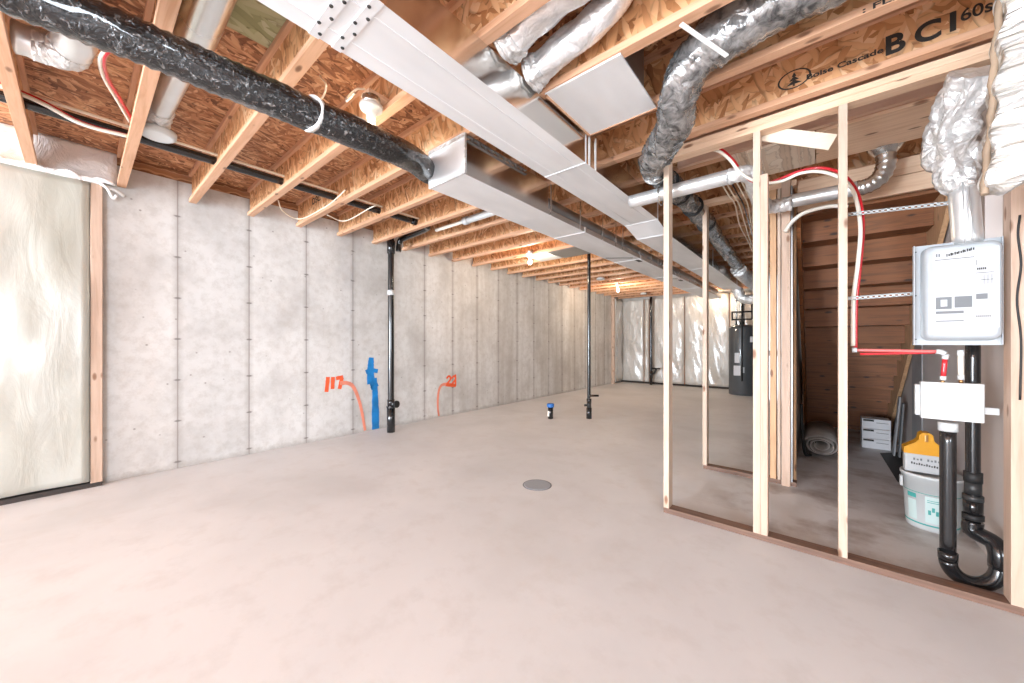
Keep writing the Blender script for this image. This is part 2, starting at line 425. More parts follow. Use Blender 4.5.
# ------------------------------------------------------------- the setting
XR = 3.0; YB = -8.0
struct('floor', lambda bm: box(bm, WX-.2, XR+.2, YB-.2, FY+.3, -.15, 0), 'cfloor')
struct('wall_left', lambda bm: box(bm, WX-.2, WX, YB-.2, FY+.3, 0, T+.20), 'cwall')
struct('trim_1', lambda bm: box(bm, WX-.05, WX-.012, .2, FY, T+.20, T+.30), 'osb_rim')
struct('ceiling', lambda bm: box(bm, WX-.2, XR+.2, YB-.2, FY+.3, T+.30, T+.325), 'osb_deck')
struct('wall_far', lambda bm: box(bm, WX, XR, FY+.10, FY+.3, 0, T+.30), 'cwall')
struct('wall_right', lambda bm: (box(bm, XR, XR+.2, YB-.2, -3.75, 0, T+.30), box(bm, XR, XR+.2, -1.45, FY+.3, 0, T+.30), box(bm, XR, XR+.2, -3.75, -1.45, 0, .9), box(bm, XR, XR+.2, -3.75, -1.45, 2.3, T+.30)), 'cwall')
struct('fill_window_2', lambda bm: (box(bm, XR+.06, XR+.14, -3.75, -3.70, .9, 2.3), box(bm, XR+.06, XR+.14, -1.50, -1.45, .9, 2.3), box(bm, XR+.06, XR+.14, -3.75, -1.45, .9, .95), box(bm, XR+.06, XR+.14, -3.75, -1.45, 2.25, 2.3), box(bm, XR+.06, XR+.14, -2.63, -2.57, .9, 2.3)), 'wpl', (XR+.1, -2.6, .9))  # unseen window, added to bring in light from the side
def backwall(bm):
    y0, y1 = YB-.2, YB
    # two glazed openings: patio door X -4.5..-2.5, added fill-light window X -1.6..0.6
    box(bm, WX, -4.3, y0, y1, 0, T+.3); box(bm, -4.3, -2.1, y0, y1, 2.25, T+.3)
    box(bm, -2.1, -1.6, y0, y1, 0, T+.3); box(bm, -1.6, .8, y0, y1, 2.25, T+.3); box(bm, -1.6, .8, y0, y1, 0, .7)
    box(bm, .8, XR, y0, y1, 0, T+.3)
struct('wall_back', backwall, 'drywall')
def frame(x0, x1, z0, z1):
    def f(bm):
        y0, y1 = YB-.14, YB-.06
        for a, b_ in ((x0, x0+.05), ((x0+x1)/2-.03, (x0+x1)/2+.03), (x1-.05, x1)): box(bm, a, b_, y0, y1, z0, z1)
        box(bm, x0, x1, y0, y1, z0, z0+.05); box(bm, x0, x1, y0, y1, z1-.05, z1)
    return f
struct('door_1', frame(-4.3, -2.1, 0, 2.25), 'wpl', (-3.2, YB-.1, 0))
struct('fill_window_1', frame(-1.6, .8, .7, 2.25), 'wpl', (-.4, YB-.1, .7))  # unseen window, added as a source of fill light

# framed and insulated run on the left: poly over batts
yE = .127
def leftpoly(bm):
    def fn(u, v):
        y = -3 + (yE-.075+3)*u; z = .06 + (T-.10)*v
        d = .018*nz((y*1.3, z*.6, 0), 1.7) + .012*nz((y*4, z*2, 3), 1.5)
        return (WX+.10+d, y, z)
    slab(bm, 60, 50, fn, (-.09, 0, 0))
st = thing('insulated_stud_wall', 'plastic-covered cream insulation wall at the left edge with a pale end stud', 'insulated wall', (WX+.05, -1.2, 0))
meshobj('plastic_sheet', leftpoly, 'poly_left', st)
meshobj('end_stud', lambda bm: box(bm, WX+.01, WX+.10, yE-.07, yE, .04, T-.04, .004), 'wood_zpink', st)
meshobj('dark_gap_plate', lambda bm: box(bm, WX+.005, WX+.085, -3, yE, 0, .04), 'gap_shade', st)  # dark strip painted as the shaded gap under the sheet
meshobj('top_plate', lambda bm: box(bm, WX+.005, WX+.11, -3, yE+.005, T-.04, T), 'poly_rim', st)
def rimpoly(bm):
    def fn(u, v):
        y = -3 + (.215+3)*u; z = T + .002 + .29*v
        return (WX+.03+.02*(1-v)+.02*nz((y*3, z*5, 7), 1.4), y, z)
    slab(bm, 70, 12, fn, (-.03, 0, 0))
tag(meshobj('vapour_barrier', rimpoly, 'poly_rim'), 'white plastic sheet tucked along the rim above the left insulated wall', 'plastic sheet')
def ruff(bm):
    pts = [(WX+.10+.015*nz((i,0,0),.7), -1.6+i*.05, T+.0+.012*math.sin(i*1.7)) for i in range(37)]
    tube(bm, catmull(pts, 3), lambda t: .014+.008*math.sin(t*60), 7, True)
tag(meshobj('plastic_hem', ruff, 'poly_rim'), 'crumpled plastic hem hanging off the top plate of the left insulated wall', 'plastic sheet')
def droop(bm):
    p = [(WX+.09, .10, T-.02), (WX+.12, .15, T-.06), (WX+.08, .19, T-.13), (WX+.10, .21, T-.10)]
    tube(bm, catmull(p, 6), .012, 7)
    p = [(WX+.06, .12, T-.03), (WX+.07, .2, T-.05), (WX+.04, .26, T-.08)]
    tube(bm, catmull(p, 6), .014, 7)
tag(meshobj('plastic_scrap', droop, 'poly_rim'), 'bunched plastic end drooping at the corner of the left insulated wall', 'plastic sheet')

# far wall insulation: thing with poly bays and strapping
fw = thing('insulated_far_wall', 'plastic-covered insulated stud wall across the far end of the basement', 'insulated wall', (-1, FY, 0))
bays = [WX, -4.14, -3.97, -2.95, -2.38, -1.8, -1.2, -.6, 0, .6, 1.2, 1.8, 2.4, XR]
for i in range(len(bays)-1):
    a, c = bays[i]+.012, bays[i+1]-.012
    def bayb(bm, a=a, c=c, i=i):
        def fn(u, v):
            x = a+(c-a)*u; z = .06+(T-.10)*v
            puff = .045*math.sin(PI*u)**.6
            return (x, FY-.02-puff+.03*nz((x*5+z*1.5, z*1.2, i), 1.2), z)
        slab(bm, 16, 40, fn, (0, .09, 0))
    meshobj('plastic_bay', bayb, 'poly_far', fw)
meshobj('dark_gap_plate', lambda bm: box(bm, WX, XR, FY-.01, FY+.1, 0, .05), 'gap_shade', fw)
for x in bays[1:-1]:
    meshobj('stud', lambda bm, x=x: box(bm, x-.019, x+.019, FY-.005, FY+.09, .05, T-.04), 'stairwood', fw)
lf = thing('insulated_corner_wall', 'short plastic-covered insulated stretch at the far end of the concrete wall', 'insulated wall', (WX, 11.1, 0))
def cornerp(bm):
    def fn(u, v):
        y = 10.72+(FY-.1-10.72)*u; z = .05+(T-.09)*v
        return (WX+.10+.03*nz((y*4, z*1.5, 2), 1.3), y, z)
    slab(bm, 14, 30, fn, (-.09, 0, 0))
meshobj('plastic_sheet', cornerp, 'poly_far', lf)
meshobj('end_stud', lambda bm: box(bm, WX+.005, WX+.10, 10.66, 10.70, 0, T), 'wood_zpink', lf)

# ------------------------------------------------------------- ceiling joists
J0, JS = .737, .4935
jn = list(range(-2, 22))
jlabels = {-2:'ceiling I-joist entering at the extreme upper left over the plastic wall',
 -1:'ceiling I-joist at the left edge, its end landing on the plastic-covered wall',
  0:'ceiling I-joist whose end stands just right of the plastic-covered wall corner'}
jl = {-1:'ceiling I-joist landing above the cream plastic-covered wall at the far left',
      0:'ceiling I-joist landing by the corner where plastic-covered wall meets bare concrete'}
JOIST = {}
def make_joist(n):
    y = J0+JS*(n)
    k = 21-n+1
    if n == -2: lab = 'ceiling I-joist furthest to the camera side, landing above the cream plastic-covered wall'
    elif n == -1: lab = 'ceiling I-joist landing at the corner between the left plastic-covered wall and concrete'
    elif n == 4: lab = 'ceiling I-joist with big black lettering and a round tree stamp on its web'
    elif n <= 8: lab = 'orange wood-strand ceiling I-joist, %s the lettered joist on its %s side' % (ordi(abs(n-4)), 'camera' if n < 4 else 'far')
    else: lab = 'orange wood-strand ceiling I-joist, %s the insulated far wall' % ordi(22-n)
    o = thing('ceiling_joist', lab, 'joist', (-1, y, T), 'ceiling joists')
    xa = WX+.015 if n > -2 and y > .2 else WX+.07
    xa = WX+.03 if y > .2 else WX+.055
    xb = XR-.02
    meshobj('bottom_flange', lambda bm: box(bm, xa, xb, y-.030, y+.030, T, T+.038, .002), 'flange', o)
    meshobj('web', lambda bm: box(bm, xa, xb, y-.006, y+.006, T+.038, T+.262), 'osb_web', o)
    meshobj('top_flange', lambda bm: box(bm, xa, xb, y-.030, y+.030, T+.262, T+.30), 'flange', o)
    JOIST[n] = o
    return o
for n in jn: make_joist(n)
# stamps on the lettered joist (web faces the camera side, -Y)
yw = J0+JS*4-.0065
def stamp(txt, px, py, size, bold, xs=1.0, rot=0):
    p = at_y(px, py, yw-.001)
    mw = Matrix.Translation(p) @ Matrix.Rotation(PI/2, 4, 'X') @ Matrix.Rotation(rot, 4, 'Z') @ Matrix.Diagonal((xs, 1, 1, 1))
    return textpart('lettering', txt, size, 'ink', JOIST[4], mw, bold)
stamp('B', 884, 56, .135, .004, 1.0); stamp('C', 914, 45, .13, .004, 1.0); stamp('I', 948, 32, .125, .004, 1.0); stamp('60s', 960, 22, .08, .001, .9)
stamp('Boise Cascade', 806, 80, .04, .001, 1.35)
def ring(bm):
    c = at_y(794, 79, yw-.001)
    for (ra, rb) in ((.068, .060),):
        seg = 32; vs = []
        for k in range(seg):
            a = 2*PI*k/seg
            vs.append([bm.verts.new(c+Vector((1.15*r*math.cos(a), 0, r*.8*math.sin(a)))) for r in (ra, rb)] + [bm.verts.new(c+Vector((1.15*r*math.cos(a), .001, r*.8*math.sin(a)))) for r in (rb, ra)])
        for k in range(seg):
            A, B = vs[k], vs[(k+1)%seg]
            for q in range(4): bm.faces.new((A[q], B[q], B[(q+1)%4], A[(q+1)%4]))
    for k, w in enumerate((.012, .024, .036)):
        z = c.z+.028-.022*k
        vv = [bm.verts.new(Vector((c.x+dx, c.y, z+dz))) for dx, dz in ((-w, -.014), (w, -.014), (0, .012))]
        bm.faces.new(vv)
    box(bm, c.x-.004, c.x+.004, c.y, c.y+.001, c.z-.04, c.z-.02)
meshobj('tree_stamp', ring, 'ink', JOIST[4])
def stamp2(n, txt, px, py, size, xs=1.2):
    y = J0+JS*n-.0065
    p = at_y(px, py, y-.001)
    mw = Matrix.Translation(p) @ Matrix.Rotation(PI/2, 4, 'X') @ Matrix.Diagonal((xs, 1, 1, 1))
    return textpart('lettering', txt, size, 'ink', JOIST[n], mw, .001)
stamp2(2, 'DSC', 312, 205, .10)
p = at_y(862, 12, J0+JS*3-.031)
textpart('lettering', ': FLR', .034, 'ink', JOIST[3], Matrix.Translation((p.x, J0+JS*3-.0305, T+.006)) @ Matrix.Rotation(PI/2, 4, 'X') @ Matrix.Diagonal((1.8,1,1,1)), .0006)

# ------------------------------------------------------------- ducts
def seam_ring(bm, x0, x1, z0, z1, y, w=.02, e=.004):
    box(bm, x0-e, x1+e, y-w/2, y+w/2, z0-e, z0); box(bm, x0-e, x0, y-w/2, y+w/2, z0, z1); box(bm, x1, x1+e, y-w/2, y+w/2, z0, z1)
D1 = (-1.54, -1.205)
d1 = thing('supply_duct', 'long flat white-grey rectangular metal duct crossing overhead from the top left', 'duct', (-1.37, 2, H+1.234))
def d1_bottom(bm):
    x0, x1 = D1
    # box sections with bottom dropping after the transition
    secs = [(-1.2, H+1.234), (2.22, H+1.234), (3.69, H+1.234), (4.02, H+1.165), (9.0, H+1.165)]
    rows = []
    for y, z in secs:
        rows.append([bm.verts.new((x0, y, z)), bm.verts.new((x1, y, z)), bm.verts.new((x1, y, T-.003)), bm.verts.new((x0, y, T-.003))])
    for a, b_ in zip(rows, rows[1:]):
        for q in range(4):
            bm.faces.new((a[q], a[(q+1)%4], b_[(q+1)%4], b_[q]))
    bm.faces.new(rows[0]); bm.faces.new(list(reversed(rows[-1])))
o = meshobj('duct_body', d1_bottom, 'galv_duct', d1)
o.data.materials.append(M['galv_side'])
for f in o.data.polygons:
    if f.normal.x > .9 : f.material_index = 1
for y, z in ((2.22, H+1.234), (3.69, H+1.234), (4.02, H+1.165), (6.2, H+1.165), (8.4, H+1.165)):
    meshobj('joint_band', lambda bm, y=y, z=z: seam_ring(bm, D1[0], D1[1], z, T-.003, y, .012, .003), 'galv_duct', d1)
for y in (.60, .69):
    pc_ = meshobj('joint_band', lambda bm: box(bm, D1[0]-.002, D1[1]+.002, y-.02, y+.02, H+1.230, H+1.234), 'galv_duct', d1)
    for k in range(6):
        meshobj('screw', lambda bm: lathe(bm, (D1[0]+.03+k*.052, y+.012*(-1)**k, H+1.2265), [(.006, 0), (.008, .0035)], 8), 'ink', pc_)
def ribs(bm):
    for x in (-1.46, -1.28): box(bm, x-.004, x+.004, -1.2, 3.65, H+1.2315, H+1.2345)
meshobj('pressed_rib', ribs, 'galv_duct', d1)
for i, y in enumerate((2.27, 2.36)):
    meshobj('hanger_strap', lambda bm, y=y: box(bm, D1[1], D1[1]+.003, y-.010, y+.010, H+1.234, T+.03), 'strap', d1)
for y in (4.3, 5.3, 6.3, 7.3):
    meshobj('hanger_strap', lambda bm, y=y: box(bm, D1[0]-.003, D1[0], y-.012, y+.012, H+1.165, T+.03), 'galv', d1)

d2 = thing('return_duct', 'second rectangular metal duct, left of the long flat one, fed by the black flexible duct', 'duct', (-2.0, 2, H+1.151))
X2 = (-2.2, -1.826); ZB = H+1.151
o = meshobj('plenum_box', lambda bm: box(bm, X2[0], X2[1], 1.676, 2.68, ZB, T-.002, .003), 'galv_duct', d2)
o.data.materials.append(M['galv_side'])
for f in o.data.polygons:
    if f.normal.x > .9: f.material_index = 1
o = meshobj('duct_body', lambda bm: box(bm, X2[0], X2[1], 2.68, FY-.9, ZB, ZB+.05, .003), 'galv_duct', d2)
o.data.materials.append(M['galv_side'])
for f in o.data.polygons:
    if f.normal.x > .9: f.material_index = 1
meshobj('end_flange', lambda bm: (box(bm, X2[0]-.012, X2[1]+.01, 1.672, 1.682, ZB, ZB+.012), box(bm, X2[0]-.012, X2[0], 1.668, 1.684, ZB, T-.004), box(bm, X2[1], X2[1]+.012, 1.668, 1.684, ZB, T-.004), box(bm, X2[0], X2[1], 1.664, 1.676, T-.03, T-.004)), 'foil', d2)
def rail(bm):
    for z in (T-.012, T-.045): box(bm, X2[1], X2[1]+.012, 1.70, 2.35, z-.004, z+.004)
    for k in range(9): box(bm, X2[1], X2[1]+.01, 1.74+k*.068, 1.755+k*.068, T-.045, T-.012)
meshobj('slotted_rail', rail, 'galv_dark', d2)
for y in (3.35, 4.9, 6.5, 8.2):
    meshobj('joint_band', lambda bm, y=y: seam_ring(bm, X2[0], X2[1], ZB, ZB+.05, y, .012, .003), 'galv_duct', d2)
for y in (2.72, 3.25, 3.75, 4.1, 4.3, 5.3, 5.6, 6.8, 7.4, 8.5):
    meshobj('hanger_strap', lambda bm, y=y: box(bm, X2[1], X2[1]+.003, y-.010, y+.010, ZB, T+.03), 'galv', d2)
def tape(bm):
    for y in (4.55, 6.6):
        obox(bm, (X2[0]+.03, y, ZB-.002), (X2[1]-.06, y+.22, ZB-.002), .02, .003)
        box(bm, X2[1]-.09, X2[1]-.04, y+.35, y+.52, ZB-.003, ZB)
meshobj('dark_handle_tab', tape, 'abs_dull', d2)
rd = thing('round_duct', 'dull round metal duct lying on top of the left rectangular duct', 'duct', (-1.96, 5, ZB+.05))
meshobj('pipe', lambda bm: tube(bm, line((-1.96, 2.70, ZB+.139), (-1.96, FY-1.2, ZB+.139), 40), .084, 24), 'galv_dark', rd)
for y in (4.2, 5.0, 5.9, 6.9, 8.0, 9.2):
    meshobj('joint_band', lambda bm, y=y: tube(bm, line((-1.96, y-.01, ZB+.139), (-1.96, y+.01, ZB+.139), 1), .087, 24), 'galv', rd)

# black flexible duct entering the plenum
def flexnoise(amp, rip, per):
    def f(t, a, p):
        return amp*noise.noise(Vector((p.x*9+math.cos(a)*2, p.y*9+math.sin(a)*2, p.z*9))) + rip*math.sin(t*per)
    return f
fx = thing('flexible_duct', 'black insulated flexible duct running from the top left into the metal plenum', 'duct', (-2.15, .8, H+1.3))
pts = catmull([(-2.30, -1.1, H+1.25), (-2.18, -.4, H+1.235), (-2.10, .1, H+1.22), (-2.01, .6, H+1.185), (-1.96, 1.1, H+1.17), (-2.07, 1.42, H+1.235), (-2.24, 1.66, H+1.30)], 22)
meshobj('jacket', lambda bm: tube(bm, pts, lambda t: .081, 28, True, flexnoise(.007, .0035, 420)), 'flex_black', fx)
pc = Vector((-1.985, .76, H+1.178))
meshobj('white_tie', lambda bm: tube(bm, line(pc+Vector((.004,-.011,0)), pc+Vector((-.004,.011,0)), 2), .090, 28), 'strap', fx)
meshobj('dark_end_collar', lambda bm: tube(bm, catmull([(-2.235, 1.65, H+1.297), (-2.25, 1.70, H+1.30), (-2.235, 1.76, H+1.30), (-2.203, 1.80, H+1.30)], 4), .084, 28), 'rubber', fx)

# silver flexible duct on the right: in the joist bay, bends down, runs to the far end
fs = thing('flexible_duct', 'silver and black flexible duct bending down out of the joist bay at top right', 'duct', (-.7, 2.3, H+1.3))
bend = [(.45, 1.99, H+1.52), (.1, 1.985, H+1.52), (-.2, 1.985, H+1.51), (-.42, 1.99, H+1.46), (-.57, 2.08, H+1.37), (-.63, 2.24, H+1.315), (-.76, 2.44, H+1.30), (-.90, 2.64, H+1.30), (-.96, 2.88, H+1.34), (-.95, 3.25, H+1.345), (-.93, 4.0, H+1.345), (-.98, 5.5, H+1.345), (-1.03, 7.2, H+1.34)]
bp = catmull(bend, 16)
meshobj('jacket', lambda bm: tube(bm, bp, lambda t: (.115 if t < .25 else .10 if t<.55 else .083), 28, True, flexnoise(.028, .004, 500)), 'flex_silver', fs)
for i in (96, 128, 141, 150, 158, 166):
    if i < len(bp)-2:
        a, c = bp[i], bp[i+1]; d = (c-a).normalized()
        meshobj('clamp_band', lambda bm, a=a, d=d: tube(bm, line(a-d*.012, a+d*.012, 1), .098, 24), 'rubber' if i > 130 else 'galv', fs)
a = at_z(650, 9, T+.01) ; 
pa, pb = at_z(681, 24, T-.06), at_z(727, 56, T-.095)
tag(meshobj('hanger_strap', lambda bm: obox(bm, pa, pb, .018, .006), 'strap'), 'white strap slung between joists under the silver flexible duct', 'strap')

# sheet metal pan and its upturned end between joists 2 and 3
pn = thing('joist_bay_pan', 'flat pale sheet-metal pan closing the joist bay right of the long duct', 'sheet metal pan', (-.95, 1.97, T))
meshobj('pan_sheet', lambda bm: box(bm, D1[1]+.02, -.735, J0+2*JS-.02, J0+3*JS+.01, T-.012, T-.001, .002), 'galv_duct', pn)
meshobj('end_plate', lambda bm: box(bm, -.745, -.737, J0+2*JS+.032, J0+2*JS+.30, T, T+.29), 'galv_dark', pn)
meshobj('rolled_edge', lambda bm: (box(bm, D1[1]+.02, -.735, J0+3*JS+.01, J0+3*JS+.018, T-.016, T+.0), box(bm, D1[1]+.02, D1[1]+.03, J0+2*JS-.02, J0+3*JS+.01, T-.02, T-.012)), 'flange', pn)
# far dark pan with white sheet
tag(meshobj('joist_bay_pan', lambda bm: box(bm, -3.2, -2.21, J0+8*JS+.0, J0+9*JS, T-.008, T-.001), 'galv_dark'), 'dark sheet-metal pan over a joist bay left of the far black pipe', 'sheet metal pan')
tag(meshobj('white_sheet', lambda bm: box(bm, -3.65, -3.22, J0+8*JS+.03, J0+9*JS-.03, T-.008, T-.001), 'paper'), 'white rectangle panel on the joists beside the dark pan', 'panel')

# foil ducts out of the long duct side, in bay between joists 1 and 2
for y, xe, lab, rad in ((1.365, -.35, 'white foil-wrapped duct stub running from the long duct beside its lower twin, nearer the camera', .078), (1.585, -.72, 'white foil-wrapped duct with a rounded elbow end, beside the lettered joists', .07)):
    f = thing('foil_duct', lab, 'duct', (-1.1, y, T+.06))
    zc = T+.10 if y < 1.5 else T+.075
    pth = [(D1[1]-.0, y, zc-.045), (D1[1]+.05, y, zc-.035), (D1[1]+.13, y, zc-.015), (-.95, y, zc+.01), (xe-.1, y, zc+.03), (xe, y, zc+.07)]
    if y > 1.5: pth += [(xe+.07, y, zc+.16)]
    cp = catmull(pth, 14)
    meshobj('foil_jacket', lambda bm: tube(bm, cp, lambda t: rad, 24, True, flexnoise(.016, .001, 200)), 'foil_soft', f)
    meshobj('taped_collar', lambda bm: tube(bm, cp[4:22], lambda t: rad+.012*(1-t)+.004, 24, True, flexnoise(.03, .003, 200)), 'foil', f)

# round metal ducts in the left joist bays
rb = thing('round_duct', 'bright round metal duct crossing above the black flexible duct near the top', 'duct', (-2.6, .49, T+.1))
meshobj('pipe', lambda bm: tube(bm, line((-1.62, .375, T+.16), (-2.60, .375, T+.16), 20), .092, 28), 'galv', rb)
meshobj('small_pipe', lambda bm: tube(bm, line((-2.55, .375, T+.15), (-3.36, .345, T+.13), 16), .062, 24), 'pipe_white', rb)
meshobj('crumpled_joint', lambda bm: tube(bm, catmull([(-3.34, .345, T+.13), (-3.46, .34, T+.125), (-3.53, .335, T+.08), (-3.54, .332, T+.07)], 5), .066, 24, True, flexnoise(.02, .003, 30)), 'foil', rb)
pcap = at_z(157, 137, T+.02)
cap = thing('ceiling_box', 'white round plastic box under the round duct, next to the black pipe', 'ceiling box', pcap)
meshobj('cover', lambda bm: lathe(bm, pcap, [(.085, 0), (.10, .01), (.105, .03), (.105, .045)], 28), 'wpl', cap)
meshobj('box_body', lambda bm: lathe(bm, pcap, [(.07, .045), (.07, .07)], 20), 'ceramic', cap)
le = thing('duct_elbow', 'silver duct elbow among the joists at the upper left edge', 'duct', (-3.2, 0, T+.1))
cp = catmull([(-2.55, .06, T+.15), (-2.85, .05, T+.15), (-3.02, .03, T+.12), (-3.08, -.08, T+.09), (-3.08, -.17, T+.08)], 8)
cp = catmull([(-2.3, -.01, T+.12), (-2.65, -.01, T+.11), (-2.90, -.02, T+.10), (-3.02, -.07, T+.09), (-3.04, -.21, T+.09)], 8)
meshobj('elbow', lambda bm: tube(bm, cp, .075, 20, True, lambda t, a, p: .003*math.sin(t*45)), 'pipe_white', le)
meshobj('foil_tape', lambda bm: tube(bm, cp[18:30], .08, 20, True, flexnoise(.02, .004, 40)), 'foil', le)

# green stained subfloor patch
tag(meshobj('green_subfloor_patch', lambda bm: box(bm, -2.45, -1.8, J0-.29, J0-.032, T+.292, T+.2995), 'osb_green'), 'green-stained board patch on the subfloor beside the long duct', 'board')

# black pipe through the joist webs on the left
def px_line(x0, y0, x1, y1, n=4): pass
bpz = H+1.52; bpx = -3.84
bpp = thing('drain_pipe', 'long black plastic pipe threaded through the ceiling joists along the concrete wall', 'pipe', (bpx, 1, bpz))
meshobj('pipe', lambda bm: tube(bm, line((bpx-.02, -1.2, bpz+.01), (bpx, 2.70, bpz), 30), .033, 16), 'abs', bpp)
meshobj('elbow', lambda bm: tube(bm, catmull([(bpx, 2.65, bpz), (bpx-.01, 2.85, bpz-.005), (bpx-.1, 2.93, bpz-.01), (-4.45, 2.96, bpz-.02), (-4.58, 2.95, bpz-.06), (-4.60, 2.94, bpz-.2)], 8), .04, 16), 'abs', bpp)
tag(meshobj('cable', lambda bm: tube(bm, catmull([(bpx+.05, -1.2, bpz+.05), (bpx+.04, 0, bpz+.045), (bpx+.04, 1.2, bpz+.04), (bpx+.05, 2.2, bpz+.04), (bpx+.06, 2.75, bpz+.03)], 12), .011, 8), 'cablew'), 'cream cable running along the top of the black pipe through the joists', 'cable')
tag(meshobj('cable', lambda bm: tube(bm, catmull([(bpx+.10, -1.2, bpz+.05), (bpx+.06, -.3, bpz+.05), (bpx+.05, 0, bpz-.03), (bpx+.06, .22, bpz-.03)], 10), .012, 8), 'red'), 'red plastic tube beside the black pipe at the upper left', 'tube')
tag(meshobj('cable', lambda bm: tube(bm, catmull([(bpx+.14, -1.2, bpz+.03), (bpx+.10, -.3, bpz+.02), (bpx+.09, 0, bpz-.055), (bpx+.10, .22, bpz-.05)], 10), .013, 8), 'pexw'), 'white plastic tube beside the red one at the upper left', 'tube')
def pexloop(off, mat, lab):
    q = [at_z(134+off, 122, T+.07), at_z(121+off, 100, T+.09), at_z(108+off, 78, T+.08), at_z(104+off, 60, T+.05), at_z(110+off, 50, T+.06), at_z(116+off, 44, T+.10)]
    return tag(meshobj('cable', lambda bm: tube(bm, catmull(q, 8), .009, 8), mat), lab, 'tube')
pexloop(0, 'red', 'looping red tube hanging below the black flexible duct at upper left'); pexloop(-4, 'pexw', 'looping cream tube hanging below the black flexible duct at upper left')

# sagging wires under joists near the concrete wall
def wire(name, px, lab, r=.006, mat='cablew', n=8):
    return tag(meshobj(name, lambda bm: tube(bm, catmull(px, n), r, 8), mat), lab, 'cable')
wire('cable', [at_z(278, 200, T+.05), at_z(283, 211, T+.0), at_z(300, 219, T-.02), at_z(325, 207, T-.012), at_z(338, 197, T+.01), at_z(345,190,T+.05)], 'cream cable sagging below the joists near the concrete wall')
wire('cable', [at_z(327, 215, T-.012), at_z(345, 221, T-.03), at_z(370, 208, T-.012), at_z(378, 205, T+.03)], 'thin cream cable looping between two joists left of the wall pipe')
wire('cable', [at_z(310, 105, T+.15), at_z(322, 98, T+.10), at_z(326, 85, T+.13), at_z(320, 76, T+.2)], 'cream cable loop in the joist bay above the black flexible duct')
# white pipe in bay 4-5
wp = thing('white_pipe', 'white plastic pipe crossing between joists toward the wall pipe', 'pipe', (-3, 2.96, T+.05))
meshobj('pipe', lambda bm: tube(bm, line((-2.22, 2.94, T+.03), (-3.15, 2.95, T+.03), 8), .04, 16), 'wpl', wp)
meshobj('reducer', lambda bm: tube(bm, line((-3.15, 2.95, T+.03), (-3.22, 2.95, T+.03), 2), .046, 16), 'wpl', wp)
meshobj('thin_pipe', lambda bm: tube(bm, line((-3.2, 2.95, T+.03), (-3.75, 2.95, T+.03), 4), .022, 12), 'pexw', wp)

# ------------------------------------------------------------- lamps
def lamp(p, lab, lit=True, wirep=None, power=14):
    """ceramic lampholder with its base top at p"""
    p = Vector(p)
    t = thing('lampholder', lab, 'lamp', p, None)
    meshobj('junction_box', lambda bm: lathe(bm, p, [(.052, 0), (.052, .05)], 20), 'galv', t)
    cb_ = meshobj('ceramic_base', lambda bm: lathe(bm, p, [(.024, -.075), (.03, -.045), (.036, -.03), (.062, -.02), (.068, 0)], 24), 'ceramic', t)
    if lit is not None:
        meshobj('bulb', lambda bm: lathe(bm, p, [(.004, -.175), (.018, -.171), (.029, -.155), (.031, -.137), (.027, -.115), (.017, -.092), (.014, -.07)], 20), 'bulb' if lit else 'ceramic', cb_)
    if lit:
        l = bpy.data.lights.new('bulb_light', 'POINT'); l.energy = power; l.color = (1, .84, .64); l.shadow_soft_size = .04
        lo = bpy.data.objects.new('bulb_light', l); COL.objects.link(lo); lo.location = p+Vector((0,0,-.215))
    return t
b1 = Vector((-2.04, 1.12, T-.012))
lamp((b1.x, b1.y, b1.z), 'lit bare bulb in white lampholder beside the black flexible duct', True, power=6)
tag(meshobj('lamp_block', lambda bm: box(bm, b1.x-.045, b1.x+.045, b1.y-.04, J0+JS-.007, T+.0385, T+.062, .003), 'wood_x'), 'short wood block on the joist web holding the nearest lit bulb', 'wood block')
wire('cable', [(b1.x-.04, b1.y-.02, T+.10), (b1.x-.12, b1.y-.03, T+.13), (b1.x-.17, b1.y-.06, T+.09), (b1.x-.14, b1.y-.08, T+.04), (b1.x-.06, b1.y-.07, T+.06)], 'cream cable looped at the nearest lit bulb')
b2 = at_z(530, 261, T-.12); lamp((b2.x, b2.y, T), 'lit bare bulb on the joists right of the wall pipe, middle distance', True, power=26)
b3 = at_z(618, 289.5, T-.12); lamp((b3.x, b3.y, T), 'lit bare bulb near the far insulated wall', True, power=34)
b4 = at_z(708, 300, T-.12); lamp((-2.07, 10.9, T), 'lit bare bulb near the water heater behind the studs', True, power=16)
for px, py, lab in ((600.6, 280, 'unlit white round fixture on the joists left of the far lit bulb'), (643.5, 294.5, 'unlit white round fixture on the joists right of the far lit bulb')):
    q = at_z(px, py, T-.05)
    t = thing('ceiling_fixture', lab, 'ceiling fixture', (q.x, q.y, T-.05))
    meshobj('cover', lambda bm: lathe(bm, (q.x, q.y, T-.05), [(.06, 0), (.085, .01), (.09, .035)], 24), 'wpl', t)
    meshobj('mount', lambda bm: lathe(bm, (q.x, q.y, T-.05), [(.07, .035), (.07, .05)], 24), 'ceramic', t)

